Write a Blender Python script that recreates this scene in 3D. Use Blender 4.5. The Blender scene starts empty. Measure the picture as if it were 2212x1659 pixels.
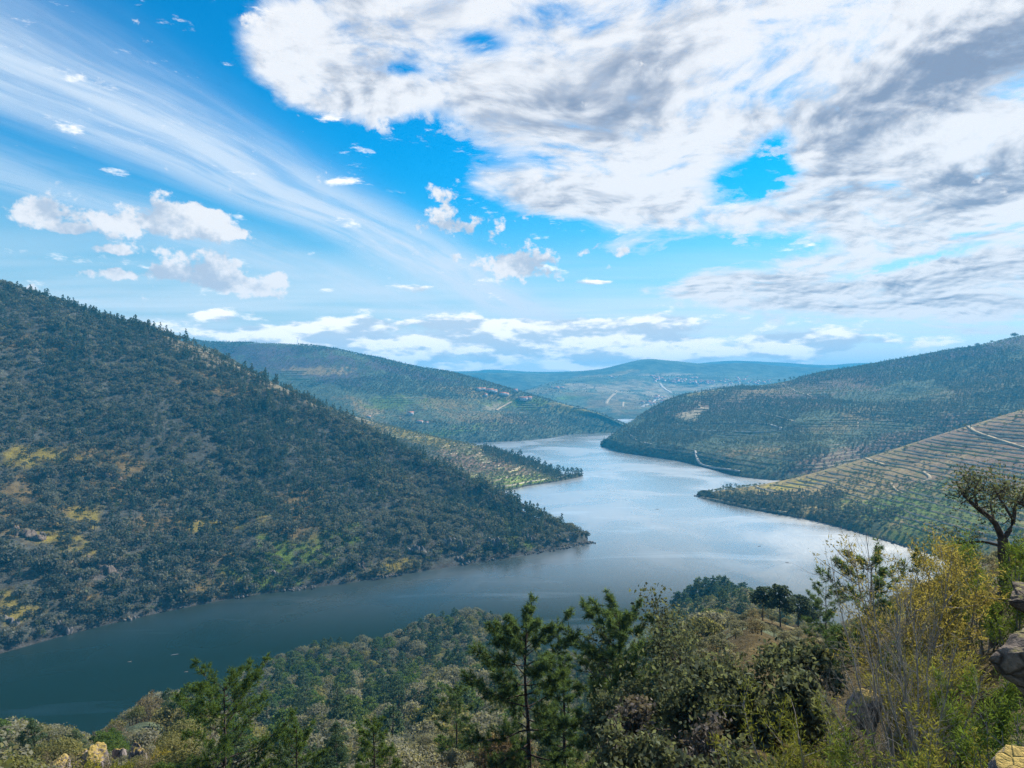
import bpy, bmesh, math, random
import numpy as np
from mathutils import Vector, Matrix
from mathutils.bvhtree import BVHTree

# ------------------------------------------------------------------ scene, camera, sky, sun, exposure
scene = bpy.context.scene
COL = scene.collection
random.seed(7); np.random.seed(7)

CAM_Z = 180.0                       # metres above the river
FX, CX, CY = 1512.0, 1106.0, 829.5  # focal length and centre used for reading the photograph (2212 px wide)
SUN_EL, SUN_AZ = math.radians(40), math.radians(50)   # azimuth to the right of the viewing direction (+Y)
SKY_STRENGTH = 0.052

cam_d = bpy.data.cameras.new('camera')
cam_d.sensor_width = 36.0
cam_d.lens = FX / 2212 * 36.0
cam_d.clip_start = 0.3
cam_d.clip_end = 40000
cam = bpy.data.objects.new('camera', cam_d)
COL.objects.link(cam)
cam.location = (0, 0, CAM_Z)
cam.rotation_euler = (math.radians(90), 0, 0)
scene.camera = cam

vs = scene.view_settings
vs.view_transform = 'Standard'; vs.look = 'None'; vs.gamma = 1.0; vs.use_curve_mapping = False
vs.exposure = 1.0
scene.cycles.use_denoising = True
scene.cycles.denoiser = 'OPENIMAGEDENOISE'
scene.cycles.denoising_input_passes = 'RGB_ALBEDO_NORMAL'
scene.cycles.denoising_prefilter = 'NONE'
scene.cycles.use_adaptive_sampling = True
scene.cycles.adaptive_threshold = 0.012
scene.cycles.adaptive_min_samples = 12
scene.cycles.max_bounces = 8
scene.cycles.diffuse_bounces = 4
scene.cycles.glossy_bounces = 2
scene.cycles.transmission_bounces = 5
scene.cycles.transparent_max_bounces = 6
scene.cycles.volume_bounces = 0
scene.cycles.caustics_reflective = False
scene.cycles.caustics_refractive = False
scene.cycles.sample_clamp_indirect = 4.0


class NT:
    """small helper for writing node maths"""
    def __init__(self, tree): self.t = tree
    def new(self, typ, **kw):
        n = self.t.nodes.new(typ)
        for k, v in kw.items(): setattr(n, k, v)
        return n
    def put(self, sock, v):
        if isinstance(v, bpy.types.NodeSocket): self.t.links.new(v, sock)
        else: sock.default_value = v
    def m(self, op, a, b=0.0, c=0.0, clamp=False):
        n = self.new('ShaderNodeMath', operation=op, use_clamp=clamp)
        self.put(n.inputs[0], a); self.put(n.inputs[1], b); self.put(n.inputs[2], c)
        return n.outputs[0]
    def add(self, a, b): return self.m('ADD', a, b)
    def mul(self, a, b): return self.m('MULTIPLY', a, b)
    def sub(self, a, b): return self.m('SUBTRACT', a, b)
    def ss(self, x, lo, hi, a=0.0, b=1.0):
        n = self.new('ShaderNodeMapRange', interpolation_type='SMOOTHSTEP')
        self.put(n.inputs[0], x)
        for i, v in enumerate((lo, hi, a, b)): self.put(n.inputs[i + 1], v)
        return n.outputs[0]
    def vec(self, x, y, z=0.0):
        n = self.new('ShaderNodeCombineXYZ')
        self.put(n.inputs[0], x); self.put(n.inputs[1], y); self.put(n.inputs[2], z)
        return n.outputs[0]
    def noise(self, v, scale, detail=4.0, rough=0.55, dist=0.0, lac=2.0, out=0, dim='3D'):
        n = self.new('ShaderNodeTexNoise', noise_dimensions=dim)
        self.put(n.inputs['Vector'], v); self.put(n.inputs['Scale'], scale)
        n.inputs['Detail'].default_value = detail; n.inputs['Roughness'].default_value = rough
        n.inputs['Lacunarity'].default_value = lac; n.inputs['Distortion'].default_value = dist
        return n.outputs[out]
    def mix(self, f, a, b, blend='MIX'):
        n = self.new('ShaderNodeMix', data_type='RGBA', blend_type=blend)
        self.put(n.inputs[0], f)
        for i, v in ((6, a), (7, b)):
            if not isinstance(v, bpy.types.NodeSocket) and len(v) == 3: v = (*v, 1.0)
            self.put(n.inputs[i], v)
        return n.outputs[2]


def to_angles(x, y):
    """pixel of the photograph (2212 wide) -> azimuth, elevation of that direction"""
    a = (x - CX) / FX; e = (CY - y) / FX
    return math.atan(a), math.atan(e / math.sqrt(1 + a * a))


def build_world():
    w = bpy.data.worlds.new('World'); scene.world = w; w.use_nodes = True
    t = w.node_tree; t.nodes.clear(); N = NT(t)
    sky = N.new('ShaderNodeTexSky', sky_type='NISHITA', sun_disc=False)
    sky.sun_elevation = SUN_EL; sky.sun_rotation = SUN_AZ
    sky.altitude = 300; sky.air_density = 1.0; sky.dust_density = 0.25; sky.ozone_density = 2.0
    tc = N.new('ShaderNodeTexCoord')
    sp = N.new('ShaderNodeSeparateXYZ'); t.links.new(tc.outputs['Generated'], sp.inputs[0])
    dx, dy, dz = sp.outputs
    up = N.m('MAXIMUM', dz, 0.0)
    az = N.m('ARCTAN2', dx, dy); el = N.m('ARCSINE', up)
    inv = N.m('DIVIDE', 1.0, N.add(up, 0.035))
    px, py = N.mul(dx, inv), N.mul(dy, inv)
    P = N.vec(px, py)
    A = N.vec(az, N.mul(el, 1.25))

    turned = {}
    for q in (0, 10, 20, -8):
        c, sn = math.cos(math.radians(q)), math.sin(math.radians(q))
        turned[q] = N.vec(az, el) if q == 0 else N.vec(N.m('MULTIPLY_ADD', az, c, N.mul(el, sn)), N.m('MULTIPLY_ADD', el, c, N.mul(az, -sn)))

    def blobs(lst):
        """sum of soft ellipses given in photo pixels: x, y, rx, ry, weight, tilt in degrees"""
        tot = 0.0
        for (x, y, rx, ry, wt, tilt) in lst:
            q = min(turned, key=lambda k: abs(k - tilt))
            a0, e0 = to_angles(x, y)
            ca = math.cos(a0) ** 2
            ra, re = rx / FX * (0.35 + 0.65 * ca), ry / FX * (0.4 + 0.6 * ca)
            c, sn = math.cos(math.radians(q)), math.sin(math.radians(q))
            a1, e1 = a0 * c + e0 * sn, e0 * c - a0 * sn
            mp = N.new('ShaderNodeVectorMath', operation='MULTIPLY_ADD')
            N.put(mp.inputs[0], turned[q])
            mp.inputs[1].default_value = (1 / ra, 1 / re, 0)
            mp.inputs[2].default_value = (-a1 / ra, -e1 / re, 0)
            dt = N.new('ShaderNodeVectorMath', operation='DOT_PRODUCT')
            N.put(dt.inputs[0], mp.outputs[0]); N.put(dt.inputs[1], mp.outputs[0])
            tot = N.m('ADD', tot, N.mul(N.m('POWER', 1 / math.e, dt.outputs['Value']), wt))
        return tot

    # --- the clear sky, a deep azure that pales to the horizon
    hs = N.new('ShaderNodeHueSaturation')
    N.put(hs.inputs['Saturation'], N.ss(el, 0.02, 0.30, 0.75, 1.35))
    t.links.new(sky.outputs[0], hs.inputs['Color'])
    blue = N.mix(1.0, hs.outputs[0], N.mix(N.ss(el, 0.02, 0.33), (0.85, 1.0, 1.1), SKY_TINT), 'MULTIPLY')
    S = 10.0

    # --- veil of thin high cloud near the horizon
    veil_n = N.noise(N.vec(N.mul(px, 0.25), N.mul(py, 0.8)), scale=1.1, detail=3, rough=0.6, dim='2D')
    veil = N.mul(N.ss(el, 0.26, 0.03), N.ss(veil_n, 0.25, 0.75, 0.35, 1.0))
    veil = N.m('MAXIMUM', N.m('MULTIPLY', veil, 0.9), N.ss(el, 0.09, 0.0, 0.0, 0.93))
    col = N.mix(veil, blue, tuple(S * c for c in (0.86, 0.93, 1.0)))

    # --- cirrus: parallel streaks in a high flat layer, seen in perspective
    th = math.atan2(1.2, 4.0)
    c, s = math.cos(th), math.sin(th)
    along = N.m('MULTIPLY_ADD', px, s, N.mul(py, c))
    cross = N.m('MULTIPLY_ADD', px, c, N.mul(py, -s))
    wob = N.noise(N.vec(N.mul(along, 0.4), N.mul(cross, 0.6), 3.0), scale=1.0, detail=3, rough=0.5, dim='2D')
    cw = N.m('MULTIPLY_ADD', N.sub(wob, 0.5), 0.55, cross)
    st = N.noise(N.vec(N.mul(along, 0.28), N.m('MULTIPLY_ADD', cw, 2.3, 5.0)), scale=1.5, detail=6, rough=0.66, dim='2D')
    st2 = N.noise(N.vec(N.mul(along, 1.0), N.mul(cw, 5.0), 9.0), scale=1.5, detail=3, rough=0.65, dim='2D')
    # band in the middle of the layer, more such bands far to the sides
    b1 = N.m('POWER', math.e, N.mul(N.m('POWER', N.m('ABSOLUTE', N.m('DIVIDE', N.m('MULTIPLY_ADD', cw, 0.6, N.m('MULTIPLY_ADD', cross, 0.4, 1.95)), 0.37)), 3.0), -1.0))
    b2 = N.m('POWER', math.e, N.mul(N.m('POWER', N.m('ABSOLUTE', N.m('DIVIDE', N.add(cross, 2.85), 0.34)), 2.0), -0.9))
    b3 = N.ss(N.noise(N.vec(N.mul(along, 0.05), N.mul(cross, 0.5), 1.0), scale=1.0, detail=2, rough=0.5, dim='2D'), 0.55, 0.75)
    far = N.ss(N.m('ABSOLUTE', cross), 3.5, 5.0)
    band = N.m('MAXIMUM', N.m('MAXIMUM', b1, N.mul(b2, 0.6)), N.mul(b3, far))
    cir = N.m('MULTIPLY', band, N.ss(N.add(N.mul(st, 0.72), N.mul(st2, 0.28)), 0.34, 0.60, 0.46, 1.0))
    cir = N.mul(cir, N.ss(el, 0.015, 0.06))
    col = N.mix(N.mul(cir, 0.9), col, tuple(S * c for c in (0.72, 0.83, 0.96)))

    # --- low banks and rows of cloud far away, above the horizon
    lowP = N.vec(N.mul(az, 1.0), N.mul(el, 3.2), 4.0)
    ln = N.noise(lowP, scale=11.0, detail=5, rough=0.62, dim='2D')
    lowb = blobs([(930, 735, 460, 36, 0.36, 0), (1330, 735, 240, 40, 0.36, 0), (640, 730, 130, 32, 0.26, 0), (1200, 775, 500, 30, 0.25, 0),
                  (1690, 735, 60, 18, 0.34, 10), (1760, 752, 75, 24, 0.38, 15), (1950, 735, 260, 16, 0.22, 3), (2060, 690, 160, 10, 0.2, 0),
                  (450, 678, 55, 12, 0.34, 0), (910, 630, 65, 14, 0.3, -5), (1290, 610, 45, 5, 0.34, 0), (1090, 700, 420, 14, 0.25, 0)])
    lowb = N.add(lowb, N.mul(N.ss(N.m('ABSOLUTE', az), 0.75, 1.2), N.ss(el, 0.14, 0.04, 0.0, 0.22)))
    ld = N.ss(N.add(ln, lowb), 0.62, 0.80)
    ls = N.noise(N.vec(N.mul(az, 1.0), N.m('MULTIPLY_ADD', el, 3.2, 0.045), 4.0), scale=11.0, detail=3, rough=0.62, dim='2D')
    lit = N.ss(N.sub(ln, ls), -0.10, 0.12)
    lc = N.mix(lit, tuple(S * c for c in (0.64, 0.72, 0.82)), tuple(S * c for c in (1.35, 1.28, 1.20)))
    col = N.mix(N.mul(ld, 0.95), col, lc)

    # --- the big broken layer of cloud
    inv2 = N.m('DIVIDE', 1.0, N.add(up, 0.17))
    P = N.vec(N.mul(dx, N.mul(inv2, 1.45)), N.mul(dy, N.mul(inv2, 1.45)))
    warp = N.noise(P, scale=0.9, detail=2, rough=0.55, dist=0.0, lac=2.0, out=1, dim='2D')
    vm = N.new('ShaderNodeVectorMath', operation='MULTIPLY_ADD')
    t.links.new(warp, vm.inputs[0]); vm.inputs[1].default_value = (0.5, 0.5, 0.0)
    t.links.new(P, vm.inputs[2])
    Pw = vm.outputs[0]
    n1 = N.noise(Pw, scale=1.5, detail=5, rough=0.58, dim='2D')
    n2 = N.noise(Pw, scale=6.5, detail=5, rough=0.62, dim='2D')
    nn = N.mul(N.sub(N.add(N.mul(n1, 0.62), N.mul(n2, 0.38)), 0.5), 2.1)
    bias = blobs([
        (640, 140, 150, 85, 0.80, -8), (900, 130, 250, 120, 0.85, 0), (1150, 110, 300, 180, 0.85, 0), (720, 30, 130, 60, 0.45, 0), (800, 240, 130, 50, 0.55, -15),
        (1500, 130, 420, 240, 1.0, 0), (2000, 120, 480, 300, 1.2, 0), (1180, 365, 200, 75, 0.9, 0), (1080, 225, 160, 70, 0.5, 0),
        (1450, 410, 280, 100, 0.95, 0), (2050, 420, 400, 170, 1.2, 0), (1850, 500, 230, 60, 0.7, 0),
        (1620, 615, 150, 45, 0.95, 0), (1950, 610, 400, 75, 1.05, 0), (2212, 560, 300, 120, 0.7, 0),
        (1390, 540, 90, 20, 0.85, 5), (2600, 300, 500, 400, 0.8, 0)])
    holes = blobs([(1630, 395, 90, 40, 0.8, 0), (1668, 325, 45, 50, 0.5, 0), (1560, 540, 190, 34, 0.85, -4), (890, 315, 150, 60, 0.9, 0), (860, 150, 60, 18, 0.42, 0), (1040, 95, 60, 24, 0.42, 0),
                   (1950, 570, 140, 13, 0.55, 8), (430, 150, 100, 120, 0.4, 0), (1150, 490, 140, 40, 0.5, 0)])
    # behind and beside the viewer the broken layer simply goes on
    behind = N.ss(N.m('ABSOLUTE', az), 0.80, 1.15)
    over = N.ss(el, 0.52, 0.70)
    rest = N.m('MAXIMUM', behind, over)
    bias = N.sub(N.m('MINIMUM', N.m('MULTIPLY_ADD', rest, 0.55, bias), 0.95), N.mul(holes, N.ss(n2, 0.36, 0.60, 0.35, 1.35)))
    raw = N.m('ADD', nn, N.sub(bias, 0.5))
    dens = N.ss(raw, -0.08, 0.42)
    # light: thin parts glow white, thick cores go grey; relief towards the sun
    n1b = N.noise(Pw, scale=2.0, detail=4, rough=0.55, dim='2D')
    sx, sy = math.sin(SUN_AZ), math.cos(SUN_AZ)
    vo = N.new('ShaderNodeVectorMath', operation='ADD')
    t.links.new(Pw, vo.inputs[0]); vo.inputs[1].default_value = (0.06 * sx, 0.06 * sy, 0)
    n2s = N.noise(vo.outputs[0], scale=6.5, detail=3, rough=0.62, dim='2D')
    n1s = N.noise(vo.outputs[0], scale=1.5, detail=3, rough=0.58, dim='2D')
    relief = N.add(N.sub(n2, n2s), N.mul(N.sub(n1, n1s), 1.6))
    core = blobs([(2010, 175, 330, 62, 0.62, 12), (2200, 110, 160, 80, 0.4, 0), (1420, 130, 190, 75, 0.40, 20), (1330, 265, 130, 45, 0.42, 10),
                  (1830, 380, 130, 80, 0.42, 20), (2130, 370, 160, 34, 0.46, 15), (2100, 440, 180, 20, 0.32, 10), (1640, 612, 110, 18, 0.52, 0),
                  (1130, 200, 150, 60, 0.30, 10), (1900, 615, 260, 12, 0.35, 3), (1960, 655, 260, 10, 0.26, 0), (2180, 580, 120, 22, 0.32, 8),
                  (860, 60, 120, 50, 0.22, 0), (1180, 50, 120, 60, 0.26, 0), (1280, 430, 180, 20, 0.18, 0), (1850, 20, 200, 60, -0.3, 0), (1620, 60, 200, 50, -0.15, 0)])
    thick = N.add(N.mul(N.sub(n1b, 0.5), 1.2), core)
    grey = N.ss(N.m('MULTIPLY_ADD', relief, -1.1, thick), -0.12, 0.82)
    grey = N.mul(grey, N.ss(raw, 0.05, 0.5, 0.35, 1.0))
    cc = N.mix(grey, tuple(S * c for c in CLOUD_WHITE), tuple(S * c for c in CLOUD_GREY))
    col = N.mix(N.mul(dens, 0.97), col, cc)

    # --- separate small cumulus
    cn = N.noise(A, scale=16.0, detail=5, rough=0.6, dim='2D')
    cn2 = N.noise(A, scale=46.0, detail=3, rough=0.6, dim='2D')
    cnn = N.mul(N.sub(N.add(N.mul(cn, 0.66), N.mul(cn2, 0.34)), 0.5), 1.7)
    cb = blobs([(90, 462, 74, 40, 0.62, 0), (160, 497, 36, 12, 0.4, 0), (315, 482, 88, 36, 0.58, 8), (430, 474, 90, 44, 0.64, 5), (505, 503, 50, 16, 0.4, 0),
                (240, 540, 42, 12, 0.42, 0), (235, 592, 58, 18, 0.6, 5), (368, 590, 56, 20, 0.5, 0), (470, 592, 76, 42, 0.66, 0), (600, 600, 36, 18, 0.42, 20), (540, 620, 60, 20, 0.4, 0),
                (1145, 570, 78, 40, 0.62, -8), (1090, 575, 40, 24, 0.3, 0), (980, 490, 76, 26, 0.56, 5), (955, 430, 36, 40, 0.4, 30), (985, 553, 16, 11, 0.4, 0),
                (1145, 465, 50, 14, 0.36, 15), (1330, 545, 60, 12, 0.30, 0), (1265, 540, 30, 10, 0.34, 20), (50, 540, 24, 10, 0.34, 0), (520, 30, 60, 22, 0.3, -20), (455, 95, 30, 12, 0.34, 0)])
    cd = N.ss(N.add(cnn, N.m('MINIMUM', cb, 0.62)), 0.24, 0.44)
    A2 = N.new('ShaderNodeVectorMath', operation='ADD')
    t.links.new(A, A2.inputs[0]); A2.inputs[1].default_value = (0.008, 0.022, 0)
    cs = N.noise(A2.outputs[0], scale=16.0, detail=4, rough=0.6, dim='2D')
    cbase = blobs([(90, 500, 90, 18, 0.3, 0), (390, 520, 150, 20, 0.45, 0), (450, 600, 80, 28, 0.55, 0), (1150, 585, 60, 28, 0.6, 0), (980, 500, 70, 12, 0.4, 0)])
    clit = N.ss(N.sub(N.sub(cn, cs), N.mul(cbase, 0.26)), -0.22, 0.10)
    ccol = N.mix(clit, tuple(S * c for c in (0.52, 0.60, 0.72)), tuple(S * c for c in (0.93, 0.93, 0.95)))
    col = N.mix(cd, col, ccol)

    bg = N.new('ShaderNodeBackground'); N.put(bg.inputs[0], col); bg.inputs[1].default_value = SKY_STRENGTH
    out = N.new('ShaderNodeOutputWorld'); t.links.new(bg.outputs[0], out.inputs[0])
    w.cycles.sampling_method = 'MANUAL'; w.cycles.sample_map_resolution = 512


SKY_TINT = (0.03, 1.45, 1.58)
CLOUD_WHITE = (0.92, 0.93, 0.96)
CLOUD_GREY = (0.27, 0.33, 0.45)
build_world()

sun_d = bpy.data.lights.new('sun', 'SUN')
sun_d.energy = 5.0; sun_d.angle = math.radians(0.6); sun_d.color = (1.0, 0.93, 0.82)
sun = bpy.data.objects.new('sun', sun_d); COL.objects.link(sun)
sdir = Vector((math.sin(SUN_AZ) * math.cos(SUN_EL), math.cos(SUN_AZ) * math.cos(SUN_EL), math.sin(SUN_EL)))
sun.rotation_euler = sdir.to_track_quat('Z', 'Y').to_euler()
sun.location = (0, 0, 900)

# ------------------------------------------------------------------ helpers
def set_props(o, label=None, cat=None, group=None, kind=None):
    if label: o['label'] = label
    if cat: o['category'] = cat
    if group: o['group'] = group
    if kind: o['kind'] = kind
    return o


def link(name, data, parent=None):
    o = bpy.data.objects.new(name, data)
    COL.objects.link(o)
    if parent is not None: o.parent = parent
    return o


def empty(name, loc, rz=0.0, scale=1.0):
    o = bpy.data.objects.new(name, None)
    COL.objects.link(o)
    o.empty_display_size = 0.5
    o.location = loc; o.rotation_euler = (0, 0, rz)
    o.scale = (scale,) * 3 if not hasattr(scale, '__len__') else scale
    return o


def mesh_np(name, verts, faces, mat=None, smooth=False):
    """mesh from an (n,3) array and an (m,3) or (m,4) int array"""
    me = bpy.data.meshes.new(name)
    verts = np.asarray(verts, dtype=np.float32); faces = np.asarray(faces, dtype=np.int32)
    k = faces.shape[1]
    me.vertices.add(len(verts)); me.vertices.foreach_set('co', verts.ravel())
    me.loops.add(faces.size); me.loops.foreach_set('vertex_index', faces.ravel())
    me.polygons.add(len(faces))
    me.polygons.foreach_set('loop_start', np.arange(0, faces.size, k, dtype=np.int32))
    if smooth: me.polygons.foreach_set('use_smooth', np.ones(len(faces), dtype=bool))
    me.update(calc_edges=True)
    if mat: me.materials.append(mat)
    return me


def hash2(ix, iy, seed):
    h = (ix.astype(np.int64) * 374761393 + iy.astype(np.int64) * 668265263 + seed * 974711) & 0xffffffff
    h = ((h ^ (h >> 13)) * 1274126177) & 0xffffffff
    return ((h ^ (h >> 16)) & 0xffff) / 65535.0


def vnoise(x, y, seed=0):
    ix, iy = np.floor(x), np.floor(y)
    fx, fy = x - ix, y - iy
    fx = fx * fx * (3 - 2 * fx); fy = fy * fy * (3 - 2 * fy)
    a, b = hash2(ix, iy, seed), hash2(ix + 1, iy, seed)
    c, d = hash2(ix, iy + 1, seed), hash2(ix + 1, iy + 1, seed)
    return (a + (b - a) * fx) * (1 - fy) + (c + (d - c) * fx) * fy


def fbm(x, y, octv=4, seed=0, gain=0.5):
    s, amp, tot = 0.0, 1.0, 0.0
    for k in range(octv):
        s = s + amp * vnoise(x, y, seed + k * 17); tot += amp
        x, y = x * 2.03 + 11.3, y * 2.03 - 5.7; amp *= gain
    return s / tot                       # 0..1


def sstep(a, b, x):
    t = np.clip((np.asarray(x, float) - a) / (b - a), 0, 1)
    return t * t * (3 - 2 * t)


def to_photo(V):
    """world points -> where they stand in the photograph (used to lay out fields, woods and clearings)"""
    Y = np.maximum(V[:, 1], 0.5)
    return CX + V[:, 0] / Y * FX, CY - (V[:, 2] - CAM_Z) / Y * FX


def pt(x, y, Y):
    return ((x - CX) / FX * Y, Y, CAM_Z + (CY - y) / FX * Y)


def shore(x, y):
    return pt(x, y, CAM_Z * FX / (y - CY))


def in_poly(px, py, poly):
    inside = np.zeros(len(px), bool)
    n = len(poly)
    for i in range(n):
        x0, y0 = poly[i]; x1, y1 = poly[(i + 1) % n]
        if y0 == y1: continue
        c = ((y0 > py) != (y1 > py)) & (px < (x1 - x0) * (py - y0) / (y1 - y0) + x0)
        inside ^= c
    return inside


# ------------------------------------------------------------------ materials of land, rock and water
MATS = {}


def land_material(name, noise_scale=0.12, bump=0.6, fine=0.9):
    """colour comes from the land cover painted on the mesh (grass, soil, scrub, rock); noise breaks it up"""
    m = bpy.data.materials.new(name); m.use_nodes = True
    t = m.node_tree; N = NT(t); b = t.nodes['Principled BSDF']
    at = N.new('ShaderNodeVertexColor', layer_name='cover')
    g = N.new('ShaderNodeNewGeometry')
    n1 = N.noise(g.outputs['Position'], noise_scale, 5, 0.65)
    n2 = N.noise(g.outputs['Position'], fine, 3, 0.6)
    k = N.mul(N.ss(n1, 0.28, 0.72, 0.55, 1.45), N.ss(n2, 0.25, 0.75, 0.6, 1.4))
    col = N.mix(1.0, at.outputs[0], N.vec(k, k, k), 'MULTIPLY')
    N.put(b.inputs['Base Color'], col)
    b.inputs['Roughness'].default_value = 1.0; b.inputs['Specular IOR Level'].default_value = 0.1
    bp = N.new('ShaderNodeBump'); bp.inputs['Strength'].default_value = bump; bp.inputs['Distance'].default_value = 1.0
    N.put(bp.inputs['Height'], N.add(n1, N.mul(n2, 0.5))); t.links.new(bp.outputs[0], b.inputs['Normal'])
    return m


def plain_material(name, col, rough=0.9, var=0.25, scale=3.0, spec=0.2):
    m = bpy.data.materials.new(name); m.use_nodes = True
    t = m.node_tree; N = NT(t); b = t.nodes['Principled BSDF']
    g = N.new('ShaderNodeNewGeometry')
    k = N.ss(N.noise(g.outputs['Position'], scale, 4, 0.6), 0.3, 0.7, 1 - var, 1 + var)
    N.put(b.inputs['Base Color'], N.mix(1.0, (*col, 1), N.vec(k, k, k), 'MULTIPLY'))
    b.inputs['Roughness'].default_value = rough; b.inputs['Specular IOR Level'].default_value = spec
    return m


M_LAND = land_material('hillside_ground')
M_LAND_FAR = land_material('far_hillside_ground', 0.012, 0.3, 0.06)


def water_material():
    m = bpy.data.materials.new('river_water'); m.use_nodes = True
    t = m.node_tree; N = NT(t); b = t.nodes['Principled BSDF']
    g = N.new('ShaderNodeNewGeometry')
    # a dark green body under a surface that mirrors more the flatter it is seen
    gl = N.new('ShaderNodeBsdfGlossy'); gl.inputs[0].default_value = (1.0, 0.985, 0.96, 1)
    df = N.new('ShaderNodeBsdfDiffuse'); df.inputs[0].default_value = (0.006, 0.016, 0.012, 1)
    pos = g.outputs['Position']
    calm = N.noise(pos, 0.006, 3, 0.55, 0.6)
    # wind-ruffled stretches and smooth slicks
    N.put(gl.inputs['Roughness'], N.ss(calm, 0.36, 0.64, 0.23, 0.31))
    st = N.new('ShaderNodeVectorMath', operation='MULTIPLY'); t.links.new(pos, st.inputs[0]); st.inputs[1].default_value = (1.0, 0.55, 1.0)
    w1 = N.noise(st.outputs[0], 0.55, 3, 0.6)
    w2 = N.noise(st.outputs[0], 0.09, 3, 0.6)
    bp = N.new('ShaderNodeBump'); bp.inputs['Distance'].default_value = 1.0
    N.put(bp.inputs['Strength'], N.ss(calm, 0.38, 0.62, 0.06, 0.22))
    N.put(bp.inputs['Height'], N.add(w1, N.mul(w2, 2.0))); t.links.new(bp.outputs[0], gl.inputs['Normal'])
    lw = N.new('ShaderNodeLayerWeight'); lw.inputs[0].default_value = 0.5
    mx = N.new('ShaderNodeMixShader'); lane = N.new('ShaderNodeVectorMath', operation='MULTIPLY'); t.links.new(pos, lane.inputs[0]); lane.inputs[1].default_value = (0.0042, 0.016, 1.0)
    ruffle = N.ss(N.noise(lane.outputs[0], 1.0, 4, 0.6, 0.8), 0.55, 0.68)
    N.put(mx.inputs[0], N.m('MULTIPLY_ADD', ruffle, 0.11, N.ss(lw.outputs['Facing'], 0.655, 0.85, 0.015, 0.85)))
    t.links.new(df.outputs[0], mx.inputs[1]); t.links.new(gl.outputs[0], mx.inputs[2])
    t.nodes.remove(b); o = next(n for n in t.nodes if n.type == 'OUTPUT_MATERIAL'); t.links.new(mx.outputs[0], o.inputs[0])
    return m


# ------------------------------------------------------------------ terrain
class Patch:
    """a hillside spanned by rows of points (from under the water, over the shore and the crest, down the back)"""
    def __init__(self, name, rows, nu, nv, rough, seed, mat, v_shore, v_ridge, wavelen=90.0):
        R = np.array(rows, float)                              # rows x cols x 3
        R = self.curve(R, nu, 1)                               # along the hill
        seg = np.linalg.norm(np.diff(R, axis=0), axis=2).mean(1)
        t = np.concatenate([[0], np.cumsum(seg)])
        self.t = t / t[-1]
        G = self.curve(R, nv, 0, self.t)
        self.vs, self.vr = self.t[v_shore], self.t[v_ridge]
        v = np.linspace(0, 1, nv)[:, None]
        amp = sstep(self.vs, self.vs + 0.10, v) * (0.25 + 0.75 * sstep(0, 0.12, np.abs(v - self.vr)))
        x, y = G[..., 0] / wavelen, G[..., 1] / wavelen
        ridged = 1 - np.abs(2 * fbm(x * 0.8, y * 0.8, 3, seed + 50) - 1)
        n = 0.6 * (fbm(x, y, 5, seed) - 0.5) * 2 + 0.5 * (ridged - 0.75)
        amp = amp * sstep(2, 45, G[..., 2].max(0))[None]
        G[..., 2] += rough * n * amp
        self.G, self.name, self.nu, self.nv = G, name, nu, nv
        self.mat = mat

    @staticmethod
    def curve(P, n, axis, t=None):
        P = np.moveaxis(P, axis, 0); k = len(P)
        t = np.linspace(0, 1, k) if t is None else t
        sh = (slice(None),) + (None,) * (P.ndim - 1)
        h = np.diff(t)[sh]; d = np.diff(P, axis=0) / h
        m = np.empty_like(P)
        m[1:-1] = (h[1:] * d[:-1] + h[:-1] * d[1:]) / (h[1:] + h[:-1])
        m[0], m[-1] = d[0], d[-1]
        q = np.linspace(0, 1, n)
        i = np.clip(np.searchsorted(t, q, side='right') - 1, 0, k - 2)
        hh = (t[i + 1] - t[i])[sh]; s = ((q - t[i]) / (t[i + 1] - t[i]))[sh]
        a = (2 * s**3 - 3 * s**2 + 1) * P[i] + (s**3 - 2 * s**2 + s) * hh * m[i]
        b = (-2 * s**3 + 3 * s**2) * P[i + 1] + (s**3 - s**2) * hh * m[i + 1]
        return np.moveaxis(a + b, 0, axis)

    def build(self, cover):
        nv, nu = self.nv, self.nu
        V = self.G.reshape(-1, 3)
        i = np.arange(nv - 1)[:, None] * nu + np.arange(nu - 1)[None]
        i = i.ravel()
        F = np.stack([i, i + 1, i + nu + 1, i + nu], 1)
        me = mesh_np(self.name, V, F, self.mat, True)
        C = cover(V)
        ca = me.color_attributes.new('cover', 'FLOAT_COLOR', 'POINT')
        ca.data.foreach_set('color', np.concatenate([C, np.ones((len(C), 1))], 1).astype(np.float32).ravel())
        self.obj = set_props(link(self.name, me), kind='structure')
        self.bvh = BVHTree.FromPolygons([tuple(p) for p in V.tolist()], [tuple(f) for f in F.tolist()])
        return self

    def sample(self, n, rng, vmax=None):
        """random points spread evenly over the area of the slope between shore and a little past the crest"""
        G = self.G
        v0 = int(self.vs * (self.nv - 1)); v1 = int(min(1.0, (self.vr + 0.06) if vmax is None else vmax) * (self.nv - 1))
        S = G[v0:v1 + 1]
        e1 = S[1:, :-1] - S[:-1, :-1]; e2 = S[:-1, 1:] - S[:-1, :-1]
        ar = np.abs(e1[..., 0] * e2[..., 1] - e1[..., 1] * e2[..., 0]) + 1e-6
        cdf = np.cumsum(ar.ravel()); k = np.searchsorted(cdf, rng.random(n) * cdf[-1])
        r, c = np.unravel_index(np.minimum(k, ar.size - 1), ar.shape)
        a, b = rng.random(n)[:, None], rng.random(n)[:, None]
        P = (S[r, c] * (1 - a) + S[r + 1, c] * a) * (1 - b) + (S[r, c + 1] * (1 - a) + S[r + 1, c + 1] * a) * b
        return P[P[:, 2] > 0.6]


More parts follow.
